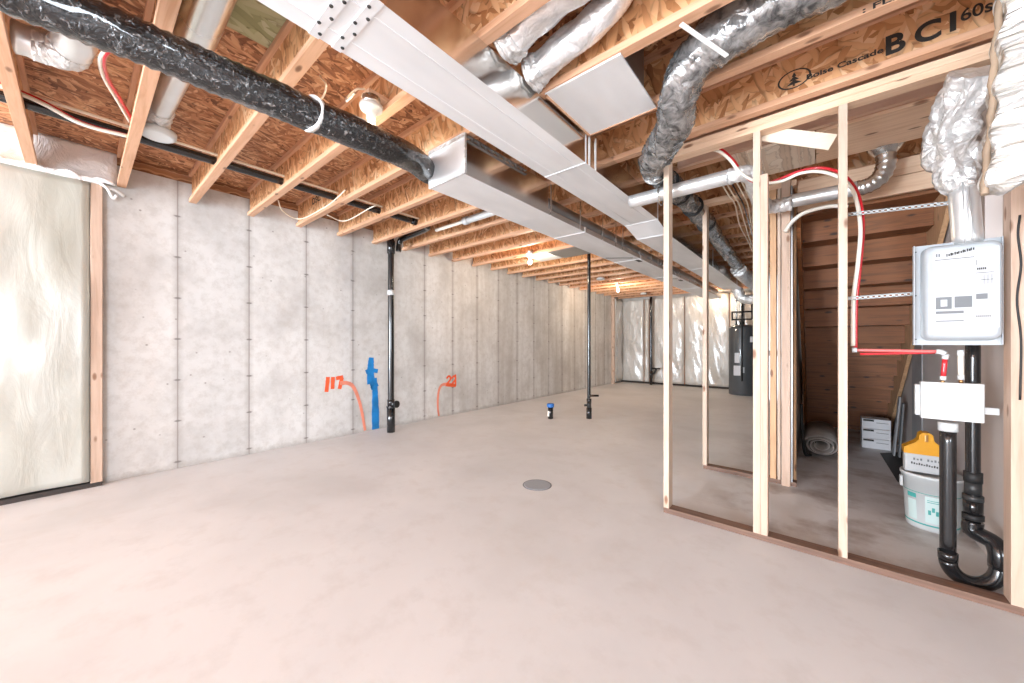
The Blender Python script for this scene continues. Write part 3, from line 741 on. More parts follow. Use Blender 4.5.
# ------------------------------------------------------------- poles and floor pieces
def pole(name, lab, base, r, segs, mat='abs', top=T+.28):
    base = Vector((base.x, base.y, 0))
    t = thing(name, lab, 'pipe', base)
    meshobj('pipe', lambda bm: tube(bm, line(base, (base.x, base.y, top), 12), r, 20), mat, t)
    for (z0, z1, rr, m_) in segs:
        meshobj('coupling', lambda bm: tube(bm, line((base.x, base.y, z0), (base.x, base.y, z1), 2), rr, 20), m_, t)
    return t
pb1 = at_z(391, 432, 0); pb1.x = -4.60; pb1.y = at_x(391, 432, -4.60).y
t = pole('vent_pipe', 'thick black vertical pipe standing against the concrete wall beside the blue mark', pb1, .042, [(.0, .34, .056, 'abs'), (.34, .37, .062, 'abs'), (2.52, 2.70, .055, 'abs'), (1.93, 2.0, .05, 'wpl'), (.38, .46, .05, 'abs')])
meshobj('cleanout_branch', lambda bm: tube(bm, line((pb1.x, pb1.y, .40), (pb1.x+.09, pb1.y+.02, .40), 2), .042, 18), 'abs', t)
meshobj('cleanout_cap', lambda bm: tube(bm, line((pb1.x+.09, pb1.y+.02, .40), (pb1.x+.115, pb1.y+.025, .40), 1), .05, 18), 'rubber', t)
pb2 = at_z(589, 418.5, 0)
t = pole('vent_pipe', 'slim black vertical pipe standing free in the middle of the floor', pb2, .028, [(.0, .18, .045, 'abs'), (.27, .33, .04, 'abs'), (.18, .27, .036, 'abs_dull')])
for (z, dx) in ((.38, .16), (.22, -.08)):
    e = pb2+Vector((dx*cs, dx*sn, z)); a = pb2+Vector((0, 0, z))
    meshobj('side_branch', lambda bm: tube(bm, line(a, e, 3), .018, 12), 'abs', t)
pb3 = at_y(651, 380, FY-.28)
t = pole('vent_pipe', 'black vertical pipe in front of the far plastic-covered wall', pb3, .04, [(.2, .42, .055, 'abs')], top=T-.02)
meshobj('side_branch', lambda bm: tube(bm, catmull([(pb3.x, pb3.y, .30), (pb3.x+.1, pb3.y-.02, .36), (pb3.x+.16, pb3.y-.02, .48)], 4), .03, 12), 'abs', t)
meshobj('branch_cap', lambda bm: tube(bm, line((pb3.x+.05, pb3.y-.02, .50), (pb3.x+.28, pb3.y-.02, .50), 2), .025, 12), 'abs', t)
sb = at_z(550.5, 418.5, 0)
t = thing('floor_stub_pipe', 'short black pipe stub with a blue cap rising from the floor', 'pipe', sb)
meshobj('pipe', lambda bm: lathe(bm, sb, [(.045, 0), (.045, .19)], 20), 'abs', t)
meshobj('blue_cap', lambda bm: lathe(bm, sb, [(.056, .19), (.06, .20), (.06, .245), (.05, .25)], 20), 'bluecap', t)
meshobj('white_label', lambda bm: box(bm, sb.x-.03, sb.x+.005, sb.y-.048, sb.y-.044, .04, .13), 'pexw', t)
dc = at_z(537.2, 485, 0)
t = thing('floor_drain_cover', 'round blue-grey cover set flush in the open floor', 'drain cover', dc)
meshobj('lid', lambda bm: lathe(bm, dc, [(.118, 0), (.118, .003), (.112, .004)], 36), 'drain', t)
meshobj('rim', lambda bm: lathe(bm, dc, [(.128, 0), (.128, .0015)], 36), 'inkg', t)

# ------------------------------------------------------------- spray paint on the concrete
def wallpath(pix, n=6): return catmull([at_x(x, y, WX+.001) for x, y in pix], n)
RB = [0]
def ribbon(bm, pts, w, t=.0012):
    RB[0] = (RB[0]+1)%9; t = .0008+.0004*RB[0]
    pts = [Vector(p)-Vector((.0006,0,0)) for p in pts]
    """flat stroke on the left wall"""
    n = len(pts); A = []
    for i, p in enumerate(pts):
        a = Vector(pts[max(0, i-1)]); c = Vector(pts[min(n-1, i+1)]); d = (c-a); d.x = 0; d.normalize()
        s = Vector((0, -d.z, d.y)); ww = w(i/(n-1)) if callable(w) else w
        ww *= 1+.12*nz((i*.8, 0, p.z*5), 1.0)
        A.append([bm.verts.new(Vector(p)+s*ww/2+Vector((e,0,0))) for e in (0, t)] + [bm.verts.new(Vector(p)-s*ww/2+Vector((e,0,0))) for e in (t, 0)])
    for a, b_ in zip(A, A[1:]):
        for q in range(4): bm.faces.new((a[q], a[(q+1)%4], b_[(q+1)%4], b_[q]))
    bm.faces.new(A[0]); bm.faces.new(list(reversed(A[-1])))
t = thing('spray_paint_number', 'orange sprayed 117 on the concrete wall, its tail curving to the floor', 'paint mark', at_x(340, 400, WX))
def num117(bm):
    ribbon(bm, wallpath([(328, 377), (326.5, 392)]), .05)
    ribbon(bm, wallpath([(333, 377), (332.5, 389)]), .05)
    ribbon(bm, wallpath([(336, 378.5), (343, 377)]), .05)
    ribbon(bm, wallpath([(342, 377.5), (339.5, 389)]), .05)
    ribbon(bm, wallpath([(339, 384), (344, 383)]), .05)
meshobj('digits', num117, 'orange_paint', t)
meshobj('curved_tail', lambda bm: ribbon(bm, wallpath([(340, 383), (347, 383), (352, 385.5), (356, 392), (360, 404), (363, 418), (365, 430.5)]), lambda t: .055-.02*t), 'orange_faint', t)
t = thing('spray_paint_number', 'smaller orange sprayed 22 on the concrete wall right of the thick black pipe', 'paint mark', at_x(450, 400, WX))
def num22(bm):
    for dx in (0, 5):
        ribbon(bm, wallpath([(446.5+dx, 378.5), (449+dx, 376), (450.5+dx, 379), (446.5+dx, 385), (450.5+dx, 385)], 4), .035)
    ribbon(bm, wallpath([(445.5, 384.5), (455.8, 385.5)]), .06)
    ribbon(bm, wallpath([(455.4, 374.5), (455.6, 386)]), .035)
meshobj('digits', num22, 'orange_paint', t)
meshobj('curved_tail', lambda bm: ribbon(bm, wallpath([(447, 384), (442, 385), (439, 390), (437.8, 400), (438, 410), (439, 416)]), lambda t: .05-.015*t), 'orange_faint', t)
t = thing('spray_paint_arrow', 'blue sprayed arrow with a broad stripe down to the floor on the concrete wall', 'paint mark', at_x(374, 400, WX))
def bluearrow(bm):
    ribbon(bm, wallpath([(371.3, 357.5), (371, 362), (370.5, 372), (371, 384)]), lambda t: .07+.05*t)
    ribbon(bm, wallpath([(365.8, 372.2), (371, 370.2), (377.8, 371.2)]), .06)
    ribbon(bm, wallpath([(370, 384.8), (373, 384), (375.2, 388)]), .12)
meshobj('arrow', bluearrow, 'blue_paint', t)
meshobj('stripe', lambda bm: ribbon(bm, wallpath([(374.8, 378), (375, 390), (375.3, 405), (375.6, 429)]), lambda t: .06+.05*min(1, t*1.3)), 'blue_paint', t)

# ------------------------------------------------------------- closet partition (front face at Y=2.777)
PY = 2.777; SD = .089; SW = .038
def stud(px, lab, w=SW, y0=PY, z0=.038, z1=T-.076, mat='wood_z', x=None, cat='stud', side=1):
    X = at_y(px, 400, y0).x if x is None else x
    return tag(meshobj('wall_stud', lambda bm: box(bm, X, X+w, y0, y0+SD, z0, z1, .0015), mat), lab, cat, 'closet wall studs')
XS = at_y(663.5, 500, PY).x
tag(meshobj('sill_plate', lambda bm: box(bm, XS, .74, PY, PY+SD, 0, .038, .002), 'sill'), 'brown sill plate on the floor along the front of the closet framing', 'sill plate')
t = thing('top_plate', 'doubled pale top plate under the joists along the front of the closet framing', 'top plate', (0, PY+.04, T-.076))
meshobj('lower_plate', lambda bm: box(bm, XS, .74, PY, PY+SD, T-.076, T-.0385, .0015), 'wood_x', t)
meshobj('upper_plate', lambda bm: box(bm, XS, .74, PY, PY+SD, T-.038, T-.0005, .0015), 'wood_x', t)
stud(663.5, 'front closet corner stud, leftmost of the pale studs standing on the brown sill')
X2s = at_y(753, 400, PY).x
stud(753, 'front closet stud in the middle of the opening, reaching the top plate')
tag(meshobj('jack_stud', lambda bm: box(bm, X2s+SW+.001, X2s+2*SW+.001, PY, PY+SD, .038, at_y(764, 174, PY).z, .0015), 'wood_zpink'), 'shorter pinkish stud fixed to the right side of the middle front stud', 'stud', 'closet wall studs')
X3s = at_y(838.5, 400, PY).x
stud(838.5, 'front closet stud left of the white box, carrying the metal straps')
XRs = at_y(1011, 400, PY).x
stud(1011, 'front closet stud at the right edge of the photograph', mat='wood_zpink', w=.045)

# rear wall of the closet, Y=4
RY = 4.0; XRW = -.863
t = tag(meshobj('rear_sill_plate', lambda bm: box(bm, XRW, -.13, RY, RY+SD, 0, .038, .002), 'sill'), 'brown sill plate of the rear closet wall behind the corner stud', 'sill plate')
tag(meshobj('rear_top_plate', lambda bm: box(bm, XRW, -.13, RY, RY+SD, T-.05, T-.0005, .002), 'wood_x'), 'pale top plate of the rear closet wall', 'top plate')
X4 = at_y(702.5, 400, RY).x
stud(702.5, 'rear closet stud seen between the corner stud and the middle stud', y0=RY, z1=T-.05)
for px, w, mt, lab in ((770, .045, 'wood_orange', 'orange stud of the rear closet wall behind the middle front studs'), (777.5, .022, 'wood_z', 'narrow pale stud between orange stud and broad post at the stair'), ):
    stud(px, lab, w=w, y0=RY, z1=T-.05, mat=mt)
Xp = at_y(781.5, 400, RY-.02).x
tag(meshobj('stair_post', lambda bm: box(bm, Xp, Xp+.062, RY-.03, RY+SD, .0, T-.001, .002), 'wood_zpink'), 'broad pinkish wooden post with knots at the left of the stair', 'post')

# stair side wall sheet, and drywall on the right
tag(meshobj('side_sheathing', lambda bm: box(bm, Xp+.064, Xp+.076, RY-.0, 7.2, 0, T-.001), 'galv_dark'), 'dark panel edge along the left side of the under-stair space', 'panel')
SLX = Xp+.078
tag(meshobj('stair_side_stud', lambda bm: box(bm, SLX+.001, SLX+.02, RY+.12, RY+.16, 0, T-.2), 'wood_orange'), 'dark stud beside the panel at the left of the stair boards', 'stud')
t = thing('drywall_partition', 'bare pinkish-grey drywall right of the stair behind the plumbing', 'drywall', (.74, 4.2, 0))
meshobj('drywall_sheet', lambda bm: box(bm, .77, .785, PY+SD+.001, 7.4, 0, T-.001), 'drywall', t)
meshobj('metal_corner', lambda bm: box(bm, .762, .7695, 5.1, 5.55, 0, 1.45), 'greyp', t)
for y in (3.35,):
    meshobj('rear_stud', lambda bm: box(bm, .786, .82, y, y+.09, 0, T-.001), 'wood_z', t)
tag(meshobj('under_stair_end', lambda bm: box(bm, SLX, .74, 7.25, 7.3, 0, 1.0), 'stairwood'), 'dark boards closing the low end of the under-stair space', 'board')

# stairs seen from below
stt = thing('staircase', 'wooden staircase seen from below, dark brown treads and risers', 'stairs', (.3, 5.5, 0))
yS, zS = 4.17, 2.42; rise, run = .19, .245
ns = 12
sx0, sx1 = SLX+.055, .725
for i in range(ns):
    y = yS+run*i; z = zS-rise*i
    meshobj('riser', lambda bm: box(bm, sx0, sx1, y+run-.0, y+run+.018, z-rise, z-.002), 'stairwood', stt)
    if z-rise > .03:
        meshobj('tread', lambda bm: box(bm, sx0, sx1, y-.015, y+run-.001, z-.028, z), 'stairwood', stt)
def stringer(x):
    def f(bm):
        a = Vector((x, yS-.02, zS+.02)); c = Vector((x, yS+run*ns, zS-rise*ns+.02))
        obox(bm, a+Vector((0, 0, -.06)), c+Vector((0,0,-.06)), .03, .34)
    return f
for x in (sx0-.017, sx1+.017):
    meshobj('stringer', stringer(x), 'stairwood' if x < .5 else 'wood_orange', stt)
for k, (z0, z1) in enumerate(((2.41, 2.545), (2.55, T-.002))):
    tag(meshobj('header_board', lambda bm: box(bm, SLX+.03, .745, 4.07, 4.105, z0, z1, .003), 'wood_x'), 'pale %s header board above the stair opening' % ('lower' if k == 0 else 'upper'), 'board')
# smooth brown beam and boards over closet
tag(meshobj('smooth_beam', lambda bm: box(bm, XS, .745, 3.13, 3.168, T+.002, T+.295), 'lvl'), 'smooth brown beam above the closet, behind the front top plate', 'beam')
tag(meshobj('cover_board', lambda bm: box(bm, .0, .745, 3.17, 3.70, T-.022, T-.001, .002), 'wood_x'), 'wide pale board under the joists behind the smooth beam', 'board')
tag(meshobj('strand_board', lambda bm: box(bm, -.50, -.005, 3.17, 3.70, T-.022, T-.001, .002), 'osb_pale'), 'pale strand board under the joists left of the wide board', 'board')
tag(meshobj('ceiling_filler', lambda bm: box(bm, -.13, .745, 3.2, 3.65, T-.15, T-.03), 'lvl'), 'brown filler panel under closet ceiling', 'board') if False else None
pa, pb = at_y(764, 134, PY+.10), at_y(833, 142.5, PY+.10)
tag(meshobj('scrap_board', lambda bm: obox(bm, pa, pb, .012, .088, 0, .001), 'pale_board'), 'pale scrap board tilted between the two front closet studs', 'board')
def nails(bm): pass

# ------------------------------------------------------------- round ducts in closet
cd = thing('round_duct', 'bright round metal duct passing behind the front corner stud with an elbow', 'duct', (-.8, 2.98, H+1.16))
z1_ = H+1.195; y1_ = 2.99
pA = at_y(622, 196, y1_); pA.z = z1_-.03
meshobj('pipe', lambda bm: tube(bm, line((D1[1]+.003, y1_, z1_-.0), (-.47, y1_, z1_), 16), .052, 24), 'pipe_white', cd)
cpe = catmull([(-.48, y1_, z1_), (-.40, y1_, z1_), (-.345, y1_+.05, z1_-.01), (-.34, y1_+.12, z1_-.03), (-.34, 3.3, z1_-.04), (-.34, 3.60, z1_-.045), (-.32, 3.70, z1_-.045), (-.24, 3.75, z1_-.045), (-.15, 3.755, z1_-.045)], 6)
meshobj('elbow', lambda bm: tube(bm, cpe, .056, 24, True, flexnoise(.01, .003, 90)), 'foil', cd)
cd2 = thing('round_duct', 'bright round metal duct crossing behind the middle stud, elbow rising at its end', 'duct', (.1, 3.75, H+1.17))
pB = at_y(857, 190, 3.755)
meshobj('pipe', lambda bm: tube(bm, line((-.16, 3.755, H+1.17), (pB.x, 3.755, H+1.165), 16), .052, 24), 'pipe_white', cd2)
cpe2 = catmull([(pB.x, 3.755, H+1.165), (pB.x+.06, 3.755, H+1.17), (pB.x+.12, 3.755, H+1.21), (pB.x+.15, 3.755, H+1.29), (pB.x+.15, 3.755, H+1.38), (pB.x+.15, 3.755, T-.025)], 6)
meshobj('elbow', lambda bm: tube(bm, cpe2, .055, 22, True, lambda t, a, p: .004*math.sin(t*70)), 'galv', cd2)
meshobj('boot', lambda bm: lathe(bm, (pB.x+.15, 3.755, T-.06), [(.056, 0), (.09, .05), (.10, .058)], 20), 'galv', cd2)
# strap-like ring hanger
rh = at_z(628, 192, H+1.2)
tag(meshobj('hanger_ring', lambda bm: tube(bm, [Vector((-.955, 2.99, z1_-.01))+Vector((0, .07*math.cos(a), .075*math.sin(a))) for a in [2*PI*k/24 for k in range(25)]], .005, 6, False), 'galv'), 'wire ring around the round duct left of the corner stud', 'hanger')

# ------------------------------------------------------------- pex and cables around the closet
def tubething(name, pts, r, mat, lab, n=10, cat='tube'):
    return tag(meshobj(name, lambda bm: tube(bm, catmull(pts, n), r, 10), mat), lab, cat)
yb = PY+.14
tubething('water_tube', [at_y(711, 149, yb), at_y(720, 152, yb), at_y(730, 160, yb), at_y(738, 170, yb), at_y(750, 179, yb+.02), at_y(765, 183, yb+.1), at_y(782, 181, yb+.15), at_y(800, 173.5, yb+.15), at_y(818, 171.5, yb+.15), at_y(836, 176, yb+.12), at_y(850, 186, yb+.08), at_y(857, 203, yb+.03), at_y(860.5, 230, yb), at_y(858, 262, yb), at_y(853.5, 300, yb), at_y(853, 346, yb)], .010, 'pexw', 'cream tube arching across the closet and down beside the third front stud')
tubething('water_tube', [at_y(712, 147, yb+.03), at_y(722, 150, yb+.04), at_y(733, 160, yb+.04), at_y(741, 171, yb+.04), at_y(752, 181, yb+.07), at_y(768, 183, yb+.2), at_y(800, 171, yb+.22), at_y(822, 168, yb+.22), at_y(842, 174, yb+.18), at_y(856, 190, yb+.10), at_y(862, 212, yb+.04), at_y(862.5, 238, yb+.03), at_y(859.5, 270, yb+.03), at_y(856, 305, yb+.03), at_y(855.5, 348, yb+.03)], .0095, 'red', 'red tube arching beside the cream one and dropping to the horizontal red run')
tubething('water_tube', [at_y(785, 232, RY-.08), at_y(792, 222, RY-.08), at_y(802, 214, RY-.08), at_y(816, 209, RY-.08), at_y(832, 206, RY-.08), at_y(848, 207, RY-.08)], .016, 'pexw', 'thick cream tube curving above the stair post')
tag(meshobj('tube_clip', lambda bm: box(bm, *sum(([c-.006, c+.006] for c in at_y(804.5, 172, yb+.15)), [])), 'rubber'), 'small black clip on the cream arching tube', 'clip')
yo = PY+.12
t = thing('water_supply_run', 'pink-red horizontal tube with white end elbow below the white box', 'tube', at_y(900, 350, yo))
meshobj('tube', lambda bm: tube(bm, line(at_y(854, 350, yo), at_y(939, 351.5, yo), 8), .0085, 10), 'pinkred', t)
meshobj('lower_tube', lambda bm: tube(bm, line(at_y(860, 354, yo+.02), at_y(936, 352.5, yo+.02), 8), .007, 10), 'red', t)
meshobj('end_elbow', lambda bm: tube(bm, catmull([at_y(936, 351.5, yo), at_y(941, 352, yo), at_y(945, 354, yo)], 4), .013, 12), 'wpl', t)
meshobj('start_clip', lambda bm: tube(bm, line(at_y(852, 350, yo), at_y(857, 350, yo), 2), .014, 12), 'wpl', t)
# perforated straps
def pstrap(bm, a, c, h=.018):
    a, c = Vector(a), Vector(c); n = int((c-a).length/.022)
    d = (c-a)/n
    for k in range(n):
        p = a+d*k
        obox(bm, p, p+d*.55, .002, h)
    for s in (-1, 1): obox(bm, a+Vector((0,0,s*h*.4)), c+Vector((0,0,s*h*.4)), .002, h*.3)
for (x0, y0, x1, y1, Y, lab) in ((848, 214.5, 950, 203, PY+SD+.004, 'white perforated metal strap above the white box'), (848, 298.5, 916, 293.5, PY+SD+.004, 'white perforated metal strap from the third front stud to the white box'), (1000, 287.5, 1012, 286.5, PY+SD+.004, 'white perforated strap end right of the white box')):
    tag(meshobj('perforated_strap', lambda bm: pstrap(bm, at_y(x0, y0, Y), at_y(x1, y1, Y)), 'wpl'), lab, 'strap')

# ------------------------------------------------------------- white dryer box
BY = PY+.06
bx = thing('dryer_vent_box', 'white enamel recessed metal box with printed label held between studs', 'metal box', at_y(957, 347, BY))
a0 = at_y(912.5, 247, BY); a1 = at_y(1002, 348, BY)
zt, zb = a0.z, at_y(912.5, 345, BY).z; xa, xb = a0.x, a1.x
meshobj('flange', lambda bm: box(bm, xa, xb, BY, BY+.004, zb, zt, .0015), 'wenamel', bx)
meshobj('side_lip', lambda bm: (box(bm, xa, xa+.004, BY-.03, BY, zb+.002, zt-.002), box(bm, xb-.004, xb, BY-.02, BY, zb+.002, zt-.002)), 'wenamel', bx)
def pan(bm):
    # drawn pan bulging to the viewer, rounded corners
    def ringpts(x0, x1, z0, z1, r, y):
        out = []
        for (cx, cz, a) in ((x1-r, z1-r, 0), (x0+r, z1-r, 90), (x0+r, z0+r, 180), (x1-r, z0+r, 270)):
            for k in range(7):
                an = math.radians(a+15*k); out.append(bm.verts.new((cx+r*math.cos(an), y, cz+r*math.sin(an))))
        return out
    X0, X1, Z0, Z1 = xa+.028, xb-.006, zb+.022, zt-.014
    R = [ringpts(X0, X1, Z0, Z1, .035, BY), ringpts(X0+.004, X1-.004, Z0+.005, Z1-.005, .035, BY-.045), ringpts(X0+.010, X1-.010, Z0+.012, Z1-.012, .032, BY-.06), ringpts(X0+.022, X1-.022, Z0+.024, Z1-.024, .028, BY-.068)]
    for A, B in zip(R, R[1:]):
        n = len(A)
        for k in range(n):
            f = bm.faces.new((A[k], A[(k+1)%n], B[(k+1)%n], B[k])); f.smooth = True
    bm.faces.new(R[-1]); bm.faces.new(list(reversed(R[0])))
meshobj('pressed_pan', pan, 'wenamel', bx)
LY = BY-.0690
def lq(bm, x0, x1, z0, z1, y=LY-.0006): box(bm, x0, x1, y, y+.0005, z0, z1)
wX, wZ = xb-xa, zt-zb
fx_ = lambda u: xa+wX*u; fz_ = lambda v: zb+wZ*v
lsh = meshobj('label_sheet', lambda bm: box(bm, fx_(.21), fx_(.92), LY-.0004, LY, fz_(.16), fz_(.90)), 'paper', bx)
def labelink(bm):
    for k in range(14): lq(bm, fx_(.36+.022*k), fx_(.373+.022*k+.004*(k%3)), fz_(.845+.003*k), fz_(.872+.003*k-.005*(k%2)))
    lq(bm, fx_(.23), fx_(.66), fz_(.817), fz_(.822))
    lq(bm, fx_(.68), fx_(.685), fz_(.74), fz_(.79))
    for k in range(5): lq(bm, fx_(.69+.02*k), fx_(.705+.02*k), fz_(.695), fz_(.715))
    lq(bm, fx_(.67), fx_(.86), fz_(.665), fz_(.669))
    for k in range(3): lq(bm, fx_(.76+.04*k), fx_(.765+.04*k), fz_(.56), fz_(.65)); 
    lq(bm, fx_(.73), fx_(.86), fz_(.60), fz_(.604))
    for k in range(8): lq(bm, fx_(.68+.02*k), fx_(.69+.02*k), fz_(.26), fz_(.275))
meshobj('printed_text', labelink, 'ink', lsh)
def labelgrey(bm):
    lq(bm, fx_(.23), fx_(.232), fz_(.22), fz_(.9), LY-.0003)
    lq(bm, fx_(.24), fx_(.42), fz_(.345), fz_(.46)); lq(bm, fx_(.45), fx_(.64), fz_(.355), fz_(.46)); lq(bm, fx_(.68), fx_(.80), fz_(.425), fz_(.475))
    lq(bm, fx_(.24), fx_(.55), fz_(.30), fz_(.325)); lq(bm, fx_(.24), fx_(.55), fz_(.225), fz_(.235))
    for k in range(2): lq(bm, fx_(.24+.03*k), fx_(.26+.03*k), fz_(.85), fz_(.88))
    for k in range(9): lq(bm, fx_(.25), fx_(.62), fz_(.52+.03*k), fz_(.5215+.03*k))
meshobj('label_pictures', labelgrey, 'inkg', lsh)
meshobj('label_picture_inset', lambda bm: lq(bm, fx_(.295), fx_(.37), fz_(.37), fz_(.435), LY-.0012), 'paper', lsh)
meshobj('screw', lambda bm: [lathe(bm, (xa+.012, BY-.003, z), [(.003, 0), (.003, .003)], 10, 'y') for z in (zb+.03, (zt+zb)/2, zt-.03)], 'ink', bx)

# dryer duct rising from the box, foil elbow
Ye = BY+.02
dd = thing('dryer_duct', 'vertical oval metal duct rising from the white box into crumpled foil elbow', 'duct', at_y(967, 245, Ye))
c0, c1 = at_y(966, 247, Ye), at_y(963, 185, Ye)
meshobj('oval_pipe', lambda bm: tube(bm, line(c0+Vector((.005,0,.004)), c1, 6), .052, 28), 'pipe_white', dd)
meshobj('side_rib', lambda bm: (tube(bm, line(c0+Vector((.01,-.052,.004)), c1+Vector((.005,-.052,0)), 2), .004, 8), tube(bm, line(c0+Vector((-.012,-.051,.004)), c1+Vector((-.012,-.051,0)), 2), .003, 8)), 'pipe_white', dd)
fe = catmull([at_y(963, 190, Ye), at_y(957, 168, Ye), at_y(951, 145, Ye-.01), at_y(955, 120, Ye-.06), at_y(968, 95, Ye-.14), at_y(980, 72, Ye-.2)], 9)
meshobj('foil_elbow', lambda bm: tube(bm, fe, lambda t: .050+.040*math.sin(min(1, t*2.2)*PI/2), 30, True, flexnoise(.05, .002, 100)), 'foil', dd)
tag(meshobj('metal_plate', lambda bm: box(bm, at_y(985, 220, PY+.09).x, at_y(1003, 220, PY+.09).x, PY+.092, PY+.096, at_y(990, 238, PY+.09).z, at_y(990, 195, PY+.09).z), 'drywall'), 'flat grey plate behind the duct beside the right edge stud', 'plate')
# fibrous wrap hanging at upper right
def wrapf(bm):
    def fn(u, v):
        z = 1.80+(T+.27-1.80)*v
        x = .47+.055*v + (1.35-.47)*u
        d = .014*nz((x*8+z*5, z*22, 1), 1.0)+.03*nz((x*5, z*4, 5), 1.0)
        zz = z+(.012*math.sin(x*70) if v == 0 else 0)
        return (x+.008*math.sin(z*40)*(u == 0), 2.06+d-.02*math.sin(PI*min(1, u*3)), zz)
    slab(bm, 70, 90, fn, (0, .09, 0))
wt = thing('insulation_wrap', 'shiny white fibrous insulation wrap hanging at the upper right corner', 'insulation', (.9, 2.1, 1.8))
meshobj('blanket', wrapf, 'wrap', wt)
def wedge(bm):
    pts = [(.467+.055*v, 2.10+.01*math.sin(v*20), 1.79+(T+.27-1.79)*v) for v in [k/30 for k in range(31)]]
    tube(bm, pts, .010, 8, True, lambda t, a, p: .004*math.sin(t*60+a))
meshobj('edge_binding', wedge, 'wrap_edge', wt)

# ------------------------------------------------------------- washer outlet box and plumbing
OY = PY+.13
ob = thing('washer_outlet_box', 'white plastic washer outlet box with side tab below the metal box', 'outlet box', at_y(950, 428, OY))
q0, q1 = at_y(921, 384, OY), at_y(985, 424, OY)
meshobj('box_back', lambda bm: box(bm, q0.x, q1.x, OY, OY+.05, at_y(921, 418, OY).z, at_y(921, 381.5, OY).z, .005), 'wpl', ob)
meshobj('front_flange', lambda bm: box(bm, q0.x-.016, q0.x+.002, OY+.03, OY+.07, at_y(921, 416, OY).z, at_y(921, 385, OY).z, .004), 'wpl', ob)
meshobj('side_tab', lambda bm: box(bm, q1.x, q1.x+.05, OY+.02, OY+.03, at_y(985, 415, OY).z, at_y(985, 408, OY).z, .003), 'wpl', ob)
cZ = at_y(921, 381.5, OY).z
cdx = at_y(949.5, 430, OY).x
meshobj('drain_collar', lambda bm: lathe(bm, (cdx, OY+.03, at_y(949, 428, OY).z-.02), [(.036, 0), (.036, .045)], 22), 'wpl', ob)
for px0, px1, pyt, m_, lab in ((945.5, 942.5, 354, 'red', 'red'), (960.5, 961, 350, 'pexw', 'cream')):
    t = thing('water_hammer_tube', 'short %s supply tube with white ends entering the outlet box' % lab, 'tube', at_y(px1, 385, OY+.02))
    a, c = at_y(px0, pyt, OY+.02), at_y(px1, 383, OY+.02)
    meshobj('tube', lambda bm: tube(bm, line(a.lerp(c, .15), a.lerp(c, .8), 3), .0105, 14), m_, t)
    meshobj('crimp_ring', lambda bm: (tube(bm, line(a, a.lerp(c, .18), 1), .0125, 14), tube(bm, line(a.lerp(c, .76), a.lerp(c, .9), 1), .0125, 14)), 'wpl', t)
    meshobj('brass_stub', lambda bm: tube(bm, line(a.lerp(c, .9), c, 1), .008, 12), 'brass', t)
TYp = OY+.03
dp = thing('trap_pipe', 'black standpipe dropping from the outlet box into a curved floor trap', 'pipe', (cdx, TYp, 0))
xr = .712; ztop = at_y(949, 430, TYp).z
meshobj('standpipe', lambda bm: tube(bm, line((cdx, TYp, ztop), (cdx, TYp, .15), 10), .030, 24), 'abs', dp)
tr = []
for k in range(17):
    a = PI + PI*k/16; cxm = (cdx+xr)/2; rr = (xr-cdx)/2
    tr.append((cxm+rr*math.cos(a), TYp+.06*k/16, .115+(rr*1.15)*math.sin(a)))
meshobj('trap_bend', lambda bm: tube(bm, tr, .034, 24), 'abs', dp)
meshobj('trap_collar', lambda bm: tube(bm, line((cdx, TYp, .115), (cdx, TYp, .155), 2), .0365, 24), 'abs', dp)
meshobj('trap_collar', lambda bm: tube(bm, line((xr, TYp+.06, .11), (xr, TYp+.06, .14), 2), .0385, 24), 'abs', dp)
bxp_ = at_y(973, 420, TYp+.135).x
up = catmull([(xr, TYp+.06, .12), (xr, TYp+.06, .18), (xr-.012, TYp+.09, .225), (bxp_, TYp+.13, .25), (bxp_, TYp+.135, .30)], 5)
meshobj('return_elbow', lambda bm: tube(bm, up, .039, 24), 'abs', dp)
bxp, byp = at_y(973, 420, TYp+.135).x, TYp+.135
dq = thing('vent_stack', 'black vent pipe with rubber couplings behind the standpipe against the drywall', 'pipe', (bxp, byp, 0))
zz = lambda py: at_y(973, py, byp).z
meshobj('pipe', lambda bm: tube(bm, line((bxp, byp, 0.28), (bxp, byp, at_y(973, 345, byp).z+.05), 8), .027, 20), 'abs', dq)
for y0, y1, r_, m_ in ((472, 482, .034, 'rubber'), (495, 500, .038, 'abs_dull'), (500, 514, .036, 'abs'), (514, 519, .039, 'rubber'), (528, 534, .036, 'abs_dull'), (482, 494, .031, 'abs_dull')):
    meshobj('coupling', lambda bm: tube(bm, line((bxp, byp, zz(y1)), (bxp, byp, zz(y0)), 2), r_, 22), m_, dq)
tag(meshobj('power_cable', lambda bm: tube(bm, catmull([at_y(1020, 215, PY-.03), at_y(1018, 235, PY-.03), at_y(1021, 265, PY-.03), at_y(1017, 300, PY-.03), at_y(1021, 340, PY-.03), at_y(1020, 400, PY-.03)], 8), .004, 8), 'rubber'), 'thin black cable dangling at the right edge of the photograph', 'cable')

